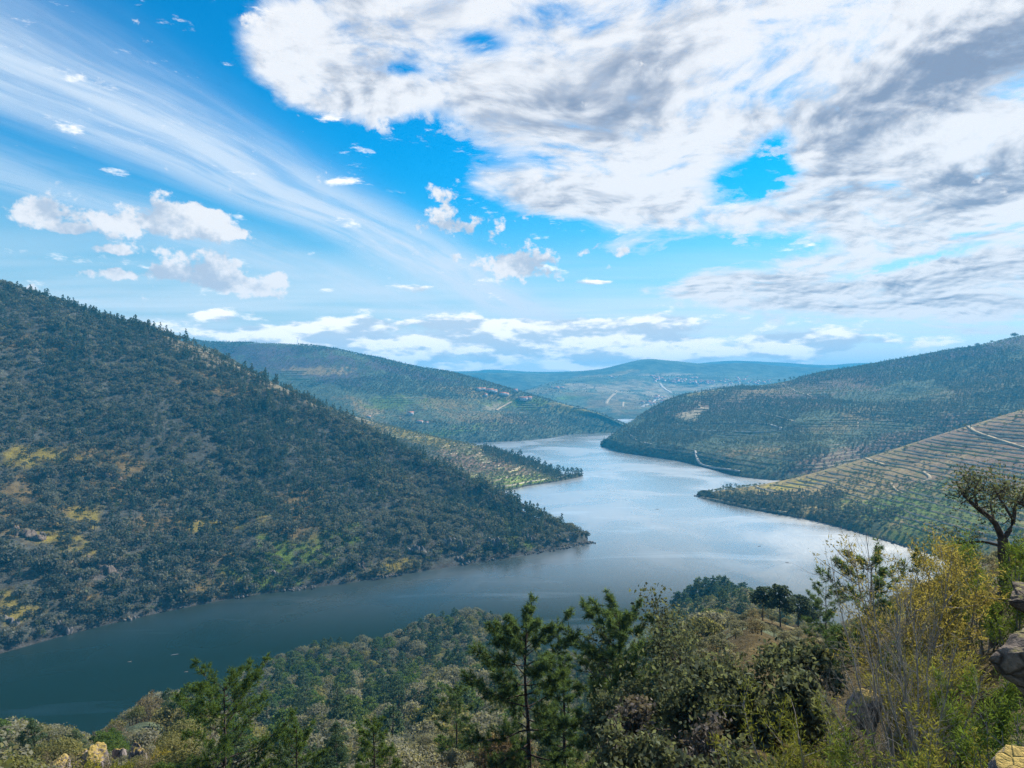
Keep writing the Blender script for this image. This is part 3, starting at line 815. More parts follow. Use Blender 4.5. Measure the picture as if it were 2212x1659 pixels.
def make_bush(seed, h, w, n, leaf, mat, up=0.75):
    """upright bushy shrub of thin sprays"""
    rng = np.random.default_rng(seed)
    a = rng.uniform(0, 2 * math.pi, n); q = np.sqrt(rng.random(n)); z = rng.random(n) ** 0.8
    R = w * 0.5 * (0.35 + 0.65 * np.sin(np.clip(z, 0, 1) * math.pi * 0.80 + 0.3)) * q
    lump = 1 + 0.25 * np.sin(a * 3 + seed) * np.cos(z * 7 + seed)
    P = np.stack([np.cos(a) * R * lump, np.sin(a) * R * lump, z * h * (1 - 0.25 * q * q) * lump], 1)
    out = np.stack([np.cos(a), np.sin(a), np.zeros(n)], 1)
    Nn = out * 0.6 + rng.normal(size=(n, 3)) * 0.5
    V, F = leaf_quads(P, Nn, leaf * rng.uniform(0.5, 1.3, n), rng, 0.42)
    b = Bag().add((V, F)); t = Bag()
    for i in range(7):
        aa = rng.uniform(0, 2 * math.pi); k = rng.uniform(0.2, 0.42) * w
        t.add(tube(bend_path(rng, (0, 0, -0.4), (math.cos(aa) * k, math.sin(aa) * k, h * rng.uniform(0.6, 0.95))), np.linspace(0.012 * h, 0.003 * h, 5), 4))
    return b.mesh('bush_crown', mat), t.mesh('bush_stems', M_GREYBARK)


def branching(rng, p, d, L, r, depth, out, tips, spread=0.45, kids=(2, 3), shrink=0.72, up=0.15, seg=4):
    """recursive bare branch structure"""
    d = d / np.linalg.norm(d)
    pts = [p]
    q = p.copy()
    for i in range(seg):
        d = d + rng.normal(size=3) * 0.12 + np.array([0, 0, up * 0.25]); d /= np.linalg.norm(d)
        q = q + d * L / seg; pts.append(q.copy())
    out.add(tube(pts, np.linspace(r, r * 0.62, seg + 1), 6 if depth > 2 else (4 if depth > 0 else 3)))
    if depth == 0:
        tips.append((q, d)); return
    for k in range(rng.integers(kids[0], kids[1] + 1)):
        nd = d + rng.normal(size=3) * spread + np.array([0, 0, up])
        s = rng.integers(max(1, seg - 2), seg + 1) if k else seg
        branching(rng, np.array(pts[s]), nd, L * shrink * rng.uniform(0.75, 1.15), r * 0.6, depth - 1, out, tips, spread, kids, shrink, up, seg)


def make_bare(seed, h, mat=None, depth=4, spread=0.42, stems=1):
    rng = np.random.default_rng(seed); b = Bag(); tips = []
    for i in range(stems):
        branching(rng, np.array([0, 0, -0.3]), np.array([rng.normal() * .15, rng.normal() * .15, 1.0]), h * 0.33, 0.022 * h, depth, b, tips, spread)
    return b, tips


def make_bare_tree(seed, h, mat, n=160):
    b, tips = make_bare(seed, h)
    rng = np.random.default_rng(seed + 5)
    k = rng.integers(0, len(tips), n)
    P = np.array([tips[i][0] for i in k]) + rng.normal(size=(n, 3)) * 0.05 * h
    V, F = leaf_quads(P, rng.normal(size=(n, 3)), 0.03 * h * rng.uniform(0.5, 1.2, n), rng, 0.35)
    return Bag().add((V, F)).mesh('bare_twigs', mat), b.mesh('bare_trunk', M_GREYBARK)


def joined(name, pair):
    """one mesh with two materials, for woods that are one mass"""
    bm = bmesh.new()
    mats = []
    for i, me in enumerate(pair):
        k = len(bm.faces)
        bm.from_mesh(me); bm.faces.ensure_lookup_table()
        for f in bm.faces[k:]: f.material_index = i
        mats.append(me.materials[0])
    out = bpy.data.meshes.new(name); bm.to_mesh(out); bm.free()
    for m in mats: out.materials.append(m)
    for me in pair: bpy.data.meshes.remove(me)
    return bpy.data.objects.new(name, out)      # stays out of the scene: only its copies in the wood are seen


def scatter(name, P, scl, protos, label, cat=None, rng=None, squash=0.2):
    """a wood that reads as one mass: one object, its trees set out by geometry nodes"""
    rng = rng or np.random.default_rng(len(P))
    n = len(P)
    me = bpy.data.meshes.new(name)
    me.vertices.add(n); me.vertices.foreach_set('co', np.asarray(P, np.float32).ravel())
    S = np.repeat(np.asarray(scl, float)[:, None], 3, 1); S[:, 2] *= rng.uniform(1 - squash, 1 + squash, n)
    a = me.attributes.new('scl', 'FLOAT_VECTOR', 'POINT'); a.data.foreach_set('vector', S.astype(np.float32).ravel())
    a = me.attributes.new('turn', 'FLOAT_VECTOR', 'POINT')
    R = np.zeros((n, 3)); R[:, 2] = rng.uniform(0, 6.283, n); R[:, :2] = rng.normal(size=(n, 2)) * 0.05
    a.data.foreach_set('vector', R.astype(np.float32).ravel())
    a = me.attributes.new('pick', 'INT', 'POINT'); a.data.foreach_set('value', rng.integers(0, len(protos), n).astype(np.int32))
    o = link(name, me)
    ng = bpy.data.node_groups.new(name, 'GeometryNodeTree')
    ng.interface.new_socket('Geometry', in_out='INPUT', socket_type='NodeSocketGeometry')
    ng.interface.new_socket('Geometry', in_out='OUTPUT', socket_type='NodeSocketGeometry')
    gi = ng.nodes.new('NodeGroupInput'); go = ng.nodes.new('NodeGroupOutput')
    ip = ng.nodes.new('GeometryNodeInstanceOnPoints'); jn = ng.nodes.new('GeometryNodeJoinGeometry')
    for p in protos:
        oi = ng.nodes.new('GeometryNodeObjectInfo'); oi.inputs[0].default_value = p; oi.inputs['As Instance'].default_value = True
        ng.links.new(oi.outputs['Geometry'], jn.inputs[0])
    def attr(nm, typ):
        q = ng.nodes.new('GeometryNodeInputNamedAttribute'); q.data_type = typ; q.inputs[0].default_value = nm
        return q.outputs[0]
    ng.links.new(gi.outputs[0], ip.inputs['Points']); ng.links.new(jn.outputs[0], ip.inputs['Instance'])
    ip.inputs['Pick Instance'].default_value = True
    ng.links.new(attr('pick', 'INT'), ip.inputs['Instance Index'])
    ng.links.new(attr('turn', 'FLOAT_VECTOR'), ip.inputs['Rotation'])
    ng.links.new(attr('scl', 'FLOAT_VECTOR'), ip.inputs['Scale'])
    ng.links.new(ip.outputs[0], go.inputs[0])
    md = o.modifiers.new('trees', 'NODES'); md.node_group = ng
    return set_props(o, label, cat, kind='stuff')


def thin(P, cell, rng):
    """at most one point per cell, so that trees stand apart"""
    k = np.floor(P[:, :2] / cell).astype(np.int64)
    key = k[:, 0] * 1000003 + k[:, 1]
    _, idx = np.unique(key, return_index=True)
    return P[np.sort(idx)]


# far trees: few faces, real size
FAR_OAK = [joined('far_oak', make_oak(10 + i, 5.6, 5.6, 130, 0.42, M_OAK, 8, 2)) for i in range(5)]
FAR_OAKG = [joined('far_green_oak', make_oak(30 + i, 5.0, 5.4, 120, 0.42, M_OAKG, 8, 2)) for i in range(3)]
FAR_PINE = [joined('far_pine', make_pine(50 + i, 9.5, 4.4, 170, 0.36, M_PINE, 0.22, 0.4, 7)) for i in range(5)]
FAR_OLIVE = [joined('far_olive', make_oak(70 + i, 3.6, 4.0, 90, 0.38, M_OLIVE, 7, 2)) for i in range(4)]
FAR_HEATH = [joined('far_heath', make_bush(80 + i, 2.6, 3.0, 90, 0.40, M_HEATH)) for i in range(3)]
FAR_BARE = [joined('far_bare_tree', make_bare_tree(90 + i, 5.0, M_HEATH, 60)) for i in range(2)]


def lum(P, base, spots, seed, scale=0.02): return paint(P, base, spots, seed, scale=scale).mean(1)


def plant_left_hill():
    rng = np.random.default_rng(101)
    P = thin(pA.sample(60000, rng), 4.8, rng)
    L = lum(P, A_BASE, A_SPOTS, 1)
    gapn = fbm(P[:, 0] / 16, P[:, 1] / 16, 3, 55)
    keep = rng.random(len(P)) < np.where(L > 0.080, 0.28, np.where(gapn > 0.62, 0.35, 0.96))
    fx, fy = to_photo(P)
    keep &= (fx > -330)
    P = P[keep]; fx, fy = fx[keep], fy[keep]
    zone = fbm(P[:, 0] / 110, P[:, 1] / 110, 3, 77) + 0.10 * sstep(0, 700, fx) - 0.14 * sstep(1040, 1180, fy)
    u = rng.random(len(P))
    pine = u < np.clip((zone - 0.46) * 3.0, 0.04, 0.66)
    rest = ~pine; u2 = rng.random(len(P))
    bare = rest & (u2 < 0.05); heath = rest & (u2 > 0.86); green = rest & ~bare & ~heath & (u2 > 0.74)
    oak = rest & ~bare & ~heath & ~green
    f = lambda m, lo, hi: (lo + (hi - lo) * rng.random(m.sum()) ** 1.6 * 1.35) * (0.6 + 0.8 * fbm(P[m][:, 0] / 30, P[m][:, 1] / 30, 2, 3))
    scatter('pine_wood', P[pine], f(pine, 0.7, 1.45), FAR_PINE, 'blue-green pine wood covering the middle of the steep left hill', 'wood', rng)
    scatter('oak_wood', P[oak], f(oak, 0.7, 1.7), FAR_OAK, 'grey-green evergreen oak wood covering the steep left hill', 'wood', rng)
    scatter('oak_scrub', P[green], f(green, 0.5, 1.0), FAR_OAKG, 'scattered yellower-green oak scrub on the steep left hill', 'scrub', rng)
    scatter('heath_scrub', np.concatenate([P[heath]]), f(heath, 0.6, 1.2), FAR_HEATH, 'greyish heath scrub between the oaks on the left hill', 'scrub', rng)
    scatter('bare_tree_wood', P[bare], f(bare, 0.7, 1.2), FAR_BARE, 'pale leafless trees dotted through the left hill wood', 'wood', rng)


def plant_slope(p, base, spots, seed, n, cell, wood_bias, names, labels, s_oak=(0.7, 1.2), clear=0.115, scale=0.02, olive_on_clear=0.15, zone_len=240, box=(-150, 2500), extra=None, void=None, grove=0.62):
    rng = np.random.default_rng(seed)
    P = thin(p.sample(n, rng), cell, rng)
    fx, fy = to_photo(P)
    ok = (fx > box[0]) & (fx < box[1]); P, fx, fy = P[ok], fx[ok], fy[ok]
    L = lum(P, base, spots, seed - 200, scale)
    z = fbm(P[:, 0] / zone_len, P[:, 1] / zone_len, 4, seed) + wood_bias
    if extra is not None: z = z + extra(fx, fy)
    if void is not None:
        L = np.where(in_poly(fx, fy, void) & (rng.random(len(P)) < 0.97), 9.0, L)
    wood = z > 0.5
    u = rng.random(len(P))
    keep = np.where(L > clear, u < olive_on_clear, np.where(wood, u < 0.95, u < grove))
    P, wood = P[keep], wood[keep]; v = rng.random(len(P))
    pine = wood & (v < 0.35); oak = wood & ~pine; ol = ~wood & (v < 0.82); og = ~wood & ~ol
    scatter(names[0], P[oak], rng.uniform(*s_oak, oak.sum()), FAR_OAK, labels[0], 'wood', rng)
    scatter(names[1], P[pine], rng.uniform(0.6, 1.15, pine.sum()), FAR_PINE, labels[1], 'wood', rng)
    scatter(names[2], P[ol], rng.uniform(0.75, 1.25, ol.sum()), FAR_OLIVE, labels[2], 'grove', rng)
    scatter(names[3], P[og], rng.uniform(0.5, 1.0, og.sum()), FAR_OAKG, labels[3], 'scrub', rng)


def bump(fx, fy, x, y, rx, ry, w): return w * np.exp(-((fx - x) / rx) ** 2 - ((fy - y) / ry) ** 2)


plant_left_hill()
plant_slope(pG, SCRUB * 1.2, G_SPOTS, 207, 60000, 6.2, -0.02, ('oak_wood', 'pine_wood', 'olive_grove', 'oak_scrub'),
            ('dark oak wood in patches on the big right hill', 'dark pine wood in patches on the big right hill', 'silvery olive groves on the big right hill', 'green scrub between the groves of the right hill'), (0.7, 1.25),
            extra=lambda fx, fy: bump(fx, fy, 1480, 870, 90, 40, 0.4) + bump(fx, fy, 1330, 950, 60, 30, 0.3) + bump(fx, fy, 1900, 800, 120, 40, 0.2) + bump(fx, fy, 2130, 820, 60, 50, 0.3) + bump(fx, fy, 1700, 930, 90, 30, 0.15) - bump(fx, fy, 1600, 990, 140, 40, 0.25) - bump(fx, fy, 2050, 860, 110, 30, 0.2))
plant_slope(pD, SCRUB * 1.1, D_SPOTS, 203, 45000, 8.0, 0.03, ('oak_wood', 'pine_wood', 'olive_grove', 'oak_scrub'),
            ('dark oak wood on the long hill beyond the vineyard spur', 'dark pine wood on the long hill beyond the vineyard spur', 'olive groves on the long hill beyond the vineyard spur', 'green scrub on the long hill beyond the vineyard spur'), (0.8, 1.5), zone_len=330,
            extra=lambda fx, fy: bump(fx, fy, 1290, 890, 70, 20, 0.4) + bump(fx, fy, 1120, 930, 140, 25, 0.25) + bump(fx, fy, 700, 830, 200, 25, 0.15) - bump(fx, fy, 1000, 880, 150, 20, 0.2))
plant_slope(pH, DRY * 0.9, H_SPOTS, 208, 60000, 5.2, -0.25, ('oak_wood', 'pine_wood', 'olive_grove', 'oak_scrub'),
            ('dark scrub oaks along the shore of the terraced promontory', 'pines along the shore of the terraced promontory', 'silvery olive trees on the terraced promontory', 'green bushes on the terraced promontory'), (0.6, 1.1), clear=0.150, zone_len=150, olive_on_clear=0.05, grove=0.40,
            void=[(1630, 1040), (1742, 1012), (1874, 970), (2091, 890), (2500, 740), (2500, 1040), (2212, 1050), (2080, 1045), (1960, 1035), (1870, 1012), (1790, 1045), (1760, 1066), (1640, 1062)],
            extra=lambda fx, fy: bump(fx, fy, 1640, 1085, 110, 18, 0.5) + bump(fx, fy, 1800, 1115, 100, 20, 0.4))
plant_slope(pB, np.array((0.115, 0.112, 0.048)), B_SPOTS, 202, 22000, 5.0, -0.12, ('oak_wood', 'pine_wood', 'olive_grove', 'oak_scrub'),
            ('dark oaks on the vineyard spur behind the left hill', 'pines on the crest of the vineyard spur', 'pale olive trees on the slope behind the left hill', 'green bushes on the vineyard spur'), (0.6, 1.1), clear=0.125, olive_on_clear=0.06,
            extra=lambda fx, fy: bump(fx, fy, 1150, 995, 100, 14, 0.5) + bump(fx, fy, 900, 968, 50, 14, 0.3) - bump(fx, fy, 650, 850, 200, 50, 0.2))
plant_slope(pE, SCRUB * 1.5, E_SPOTS, 204, 9000, 22, 0.0, ('oak_wood', 'pine_wood', 'olive_grove', 'oak_scrub'),
            ('woods on the blue valley side below the far town', 'pine woods on the blue valley side below the far town', 'groves on the blue valley side below the far town', 'scrub on the blue valley side below the far town'), (1.0, 2.0), scale=0.004, zone_len=500)


def point_wood():
    """dark trees along the crest of the vineyard spur down to its tip"""
    rng = np.random.default_rng(61)
    P = pB.sample(30000, rng, pB.vr + 0.05); fx, fy = to_photo(P)
    row = pB.G[int(pB.vr * (pB.nv - 1))]; cx, cy = to_photo(row)
    o = np.argsort(cx); line = np.interp(fx, cx[o], cy[o])
    P = thin(P[(fx > 1045) & (fy - line < 15 + 0 * fx) & (P[:, 2] > 1)], 4.2, rng)
    scatter('pine_wood', P, rng.uniform(0.55, 1.15, len(P)), FAR_PINE[:3] + FAR_OAK[:2], 'dark tree belt along the crest of the vineyard point', 'wood', rng)


point_wood()

# ------------------------------------------------------------------ the wood on the near bank
TOPLINE = np.array([(-200, 1560), (0, 1548), (100, 1565), (200, 1592), (260, 1550), (330, 1498), (450, 1484), (560, 1428), (700, 1378), (830, 1372), (940, 1318), (1010, 1308), (1060, 1318), (1100, 1342), (1180, 1398),
                    (1260, 1410), (1330, 1402), (1420, 1380), (1470, 1290), (1540, 1256), (1620, 1272), (1700, 1310), (1750, 1345), (1800, 1352), (1850, 1335), (1950, 1330), (2212, 1320), (2600, 1300)], float)


def room_above(x, y, z):
    """how tall a tree may grow here before it would rise above the tree line seen in the photograph"""
    fx = CX + x / y * FX
    line = np.interp(fx, TOPLINE[:, 0], TOPLINE[:, 1])
    return CAM_Z - (line - CY) / FX * y - z


def pair(crown_trunk): return crown_trunk


KINDS = {}


def kind(key, name, cat, protos, height):
    KINDS[key] = dict(name=name, cat=cat, protos=protos, h=height)


M_OAK2 = leaf_material('sage_oak_leaves', (0.125, 0.132, 0.095), (0.205, 0.198, 0.145), 0.5)
M_OAKG2 = leaf_material('olive_green_oak_leaves', (0.130, 0.138, 0.055), (0.200, 0.188, 0.085), 0.5)
M_OLIVE2 = leaf_material('pale_sage_leaves', (0.170, 0.172, 0.130), (0.240, 0.232, 0.180), 0.5)
M_PINE2 = leaf_material('dark_pine_needles', (0.055, 0.090, 0.055), (0.090, 0.125, 0.070), 0.4)


def kind2(key, name, cat, h, make, n, leaf, m):
    """the same tree twice: for the slope below, and with finer leaves for the ground near the viewer"""
    kind(key, name, cat, [make(i, n, leaf) for i in range(m)], h)
    KINDS[key]['fine'] = [make(i + 40, n * 5, leaf * 0.47) for i in range(2)]


kind2('oak', 'holm_oak_tree', 'oak tree', 6.5, lambda i, n, l: make_oak(200 + i, 6.5, 6.4, n, l, M_OAK2, 15, 7), 1100, 0.20, 4)
kind2('green_oak', 'green_oak_tree', 'oak tree', 6.2, lambda i, n, l: make_oak(220 + i, 6.2, 6.0, n, l, M_OAKG2, 15, 7), 1100, 0.20, 3)
kind2('pine', 'pine_tree', 'pine tree', 11.0, lambda i, n, l: make_pine(240 + i, 11.0, 5.0, n, l, M_PINE2, 0.33, 0.6, 11), 1500, 0.17, 3)
kind2('young_pine', 'young_pine_tree', 'pine tree', 8.5, lambda i, n, l: make_pine(260 + i, 8.5, 6.0, n, l, M_PINEG, 0.30, 0.8, 10), 1600, 0.17, 3)
kind2('heath', 'heath_shrub', 'shrub', 3.6, lambda i, n, l: make_bush(280 + i, 3.6, 4.0, n, l, M_HEATH), 900, 0.20, 3)
kind2('olive', 'grey_leaved_tree', 'tree', 5.2, lambda i, n, l: make_oak(300 + i, 5.2, 5.2, n, l, M_OLIVE2, 14, 7), 1000, 0.19, 3)
kind2('broom', 'broom_shrub', 'shrub', 2.8, lambda i, n, l: make_bush(320 + i, 2.8, 3.2, n, l, M_BROOM), 800, 0.20, 2)
kind2('russet', 'russet_leaved_tree', 'tree', 4.6, lambda i, n, l: make_oak(340 + i, 4.6, 4.2, n, l, M_AUT, 12, 6), 700, 0.18, 2)
kind('bare', 'leafless_tree', 'tree', [make_bare_tree(360 + i, 6.0, M_HEATH, 420) for i in range(3)], 6.0)


def grow(key, proto, loc, rz, s, label=None, group=None):
    """one tree as a thing of its own: an Empty at its foot with trunk and crown"""
    K = KINDS[key]
    lst = K['fine'] if loc[1] < 100 and 'fine' in K else K['protos']
    crown, trunk = lst[proto % len(lst)]
    e = empty(K['name'], loc, rz, s)
    link('trunk', trunk, e); link('crown', crown, e)
    return set_props(e, label, K['cat'], group)


LOOK = {'oak': 'grey-green holm oak', 'green_oak': 'olive-green round oak', 'pine': 'dark tall-trunked pine', 'young_pine': 'light green young pine',
        'heath': 'brownish heath shrub', 'olive': 'silvery round tree', 'broom': 'yellow-green broom shrub', 'russet': 'russet-leaved small tree', 'bare': 'pale leafless tree'}


def where(fx, fy, Y):
    if Y < 75:
        if fx < 380: return 'beside the lichen-topped rocks'
        if fx < 900: return 'around the lone green pine'
        if fx < 1480: return 'below the two big pines'
        return 'below the golden shrubs'
    if Y < 170:
        if fx < 600: return 'behind the lichen-topped rocks'
        if fx < 820: return 'behind the lone green pine'
        if fx < 1050: return 'left of the big pines'
        if fx < 1250: return 'behind the left big pine'
        if fx < 1480: return 'behind the right big pine'
        return 'near the four straight pines'
    if fx < 350: return 'at the far left water'
    if fx < 560: return 'above the dark water'
    if fx < 820: return 'left of the wooded knoll'
    if fx < 960: return 'on the left knoll flank'
    if fx < 1150: return 'on top of the knoll'
    if fx < 1420: return 'at the water between pines'
    return 'on the dark wooded point'


NTH = ('first second third fourth fifth sixth seventh eighth ninth tenth eleventh twelfth thirteenth fourteenth fifteenth sixteenth seventeenth eighteenth nineteenth twentieth '
       'twenty-first twenty-second twenty-third twenty-fourth twenty-fifth twenty-sixth twenty-seventh twenty-eighth twenty-ninth thirtieth').split()


def number_from_left(items):
    """items: (photo x, object, label); look-alikes in one place are told apart by their order from the left"""
    seen = {}
    for x, o, lab in items: seen.setdefault(lab, []).append((x, o))
    for lab, lst in seen.items():
        lst.sort(key=lambda q: q[0])
        for i, (x, o) in enumerate(lst):
            o['label'] = lab if len(lst) == 1 else lab + ', ' + (NTH[i] if i < len(NTH) else NTH[-1]) + ' from the left'


def size_word(s, k): return 'small ' if s < 0.72 else ('large ' if s > 1.0 else '')


def near_wood():
    rng = np.random.default_rng(404)
    n = 26000
    az = rng.uniform(-0.74, 0.74, n); r = np.sqrt(rng.random(n)) * 700
    X, Y = r * np.sin(az), r * np.cos(az)
    D = np.interp(az, _saz, _sr)
    ok = (r > 24) & (r < D - 3)
    P = np.stack([X, Y, near_height(X, Y)], 1)[ok]
    P = np.concatenate([thin(P[P[:, 1] < 110], 4.4, rng), thin(P[P[:, 1] >= 110], 6.0, rng)])
    fx, fy = to_photo(P)
    dist = P[:, 1]
    # keep the hero plants' ground free, leave some clearings of ochre grass
    gap = fbm(P[:, 0] / 22, P[:, 1] / 22, 3, 808)
    keep = ((gap < 0.66) | (dist > 260) | (fx > 1440) | (fx < 520)) & ~((fx > 1560) & (dist < 34))
    keep &= ((P[:, 1] > 36) | ((fx < 420) & (P[:, 1] > 22))) & (fy < 2500)
    P, fx, fy, dist = P[keep], fx[keep], fy[keep], dist[keep]
    room = room_above(P[:, 0], P[:, 1], P[:, 2]) - np.where((fx > 1440) & (fx < 1860) & (dist < 330), 60 / FX * dist, 0)
    low = 1530 + 110 * fbm(P[:, 0] / 9, P[:, 1] / 9, 2, 33)
    room = np.where((dist < 125) & (fx > 230), np.minimum(room, np.maximum(CAM_Z - (low - CY) / FX * dist - P[:, 2], 1.3)), room)
    room = np.where((fx > 120) & (fx < 350) & (dist < 67), np.minimum(room, 1.6), room)
    room = np.where((fx < 420) & (dist < 50), np.minimum(room, np.maximum(CAM_Z - (1625 - CY) / FX * dist - P[:, 2], 0.8)), room)
    zone = fbm(P[:, 0] / 60, P[:, 1] / 60, 3, 909)
    zone2 = fbm(P[:, 0] / 35, P[:, 1] / 35, 3, 919)
    yp = np.exp(-((fx - 640) / 170) ** 2 - ((fy - 1500) / 70) ** 2)
    rows = []
    keys = list(KINDS)
    for i in range(len(P)):
        u = rng.random()
        pr = {'oak': 0.24 + 0.5 * max(0, zone[i] - 0.45) + (0.25 if dist[i] > 300 else 0), 'green_oak': 0.20, 'pine': 0.15 + (0.10 if dist[i] > 330 else 0), 'young_pine': 0.05 + 0.5 * yp[i] + (0.08 if dist[i] < 110 else 0),
              'heath': 0.13 + 0.5 * max(0, zone2[i] - 0.5), 'olive': 0.24 + 0.6 * max(0, 0.5 - zone[i]), 'broom': 0.07, 'russet': 0.035, 'bare': 0.05}
        tot = sum(pr.values()); u *= tot; k = None
        for q, v in pr.items():
            if u < v: k = q; break
            u -= v
        k = k or 'oak'
        s = rng.uniform(0.6, 1.15) * (1 + 0.55 * float(sstep(70, 170, dist[i])))
        h = KINDS[k]['h'] * s
        if h > room[i]:
            if room[i] < 1.0: room[i] = 1.0 + 0.8 * rng.random()
            if k in ('pine',) and room[i] < 6: k = 'oak'
            s = min(s, room[i] / KINDS[k]['h'] * rng.uniform(0.85, 1.05)); h = KINDS[k]['h'] * s
            if s < 0.3: k = 'oak'; s = max(0.22, room[i] / 6.5)
        rows.append((h / dist[i], i, k, s))
    # the ones that show largest are things; the mass behind them is wood
    vis = [q for q in rows if -40 < fx[q[1]] < 2250 and fy[q[1]] - q[0] * FX < 1659]
    vis.sort(key=lambda q: -q[0])
    big = set(q[1] for q in vis[:300])
    mass = {}; named = []
    for h, i, k, s in rows:
        proto = int(rng.integers(0, len(KINDS[k]['protos'])))
        if i in big:
            g = grow(k, proto, tuple(P[i] - np.array([0, 0, 0.15])), rng.uniform(0, 6.28), (s, s, s * rng.uniform(0.9, 1.12)),
                 size_word(s, k) + LOOK[k] + ' ' + where(fx[i], fy[i], dist[i]), 'trees and shrubs of the near slope')
            named.append((fx[i], g, g['label']))
        else:
            mass.setdefault(k, []).append((P[i], s))
    # low shrubs round the lichen rocks
    for fx0, Y0, k, s in ((150, 55, 'heath', 0.7), (185, 52, 'broom', 0.6), (225, 54, 'heath', 0.6), (255, 52, 'broom', 0.7), (290, 54, 'green_oak', 0.35), (320, 52, 'heath', 0.7), (345, 56, 'broom', 0.8), (100, 53, 'heath', 0.8), (60, 55, 'young_pine', 0.5)):
        X0 = (fx0 - CX) / FX * Y0; z0 = float(near_height(X0, Y0)); top = CAM_Z - (1648 - CY) / FX * Y0
        s = max(s, (top - z0) / KINDS[k]['h'])
        g = grow(k, 0, (X0, Y0, z0 - 0.1), fx0, s, 'low ' + LOOK[k] + ' in front of the lichen rocks', 'trees and shrubs of the near slope')
        named.append((fx0, g, g['label']))
    number_from_left(named)
    for k, lst in mass.items():
        K = KINDS[k]
        protos = [joined('near_' + k, (c.copy(), t.copy())) for c, t in K['protos']]
        scatter(K['name'].replace('_tree', '').replace('_shrub', '') + '_wood', np.array([q[0] for q in lst]), np.array([q[1] for q in lst]), protos,
                LOOK[k] + ', many together in the wood down to the river', 'wood', rng, 0.12)


near_wood()


def wooded_point():
    """dark pines on the small point right of the big pines"""
    rng = np.random.default_rng(321); items = []
    for i in range(28):
        fx = 1462 + i * 6.6 + rng.uniform(-4, 4); Y = rng.uniform(500, 575)
        X = (fx - CX) / FX * Y; z = float(near_height(X, Y))
        if z < 0.5: Y = 500; X = (fx - CX) / FX * Y; z = float(near_height(X, Y))
        top = np.interp(fx, [1460, 1490, 1540, 1570, 1620, 1660], [1275, 1252, 1240, 1246, 1262, 1285]) + rng.uniform(-4, 14)
        h = CAM_Z - (top - CY) / FX * Y - z
        g = grow('pine', i % 3, (X, Y, z - 0.2), rng.uniform(0, 6), (min(1.9, h / 11) * 1.25, min(1.9, h / 11) * 1.25, h / 11), 'dark pine on the small wooded point', 'pines on the small wooded point')
        items.append((fx, g, g['label']))
    number_from_left(items)


wooded_point()


# ------------------------------------------------------------------ plants close to the viewer
def needle_tufts(P, Dn, rng, k=26, L=0.19, wd=0.011):
    """brush of long needles around each twig end"""
    n = len(P)
    P = np.repeat(P, k, 0); Dn = np.repeat(Dn, k, 0)
    back = rng.random(n * k)[:, None]
    d = Dn * rng.uniform(0.25, 1.0, n * k)[:, None] + rng.normal(size=(n * k, 3)) * 0.62
    d /= np.linalg.norm(d, axis=1, keepdims=True)
    b = P - Dn * back * L * 1.0
    l = (L * rng.uniform(0.7, 1.2, n * k))[:, None]
    u = np.cross(d, rng.normal(size=(n * k, 3))); u /= np.linalg.norm(u, axis=1, keepdims=True)
    V = np.stack([b - u * wd, b + u * wd, b + d * l], 1).reshape(-1, 3)
    return V, np.arange(n * k * 3).reshape(-1, 3)


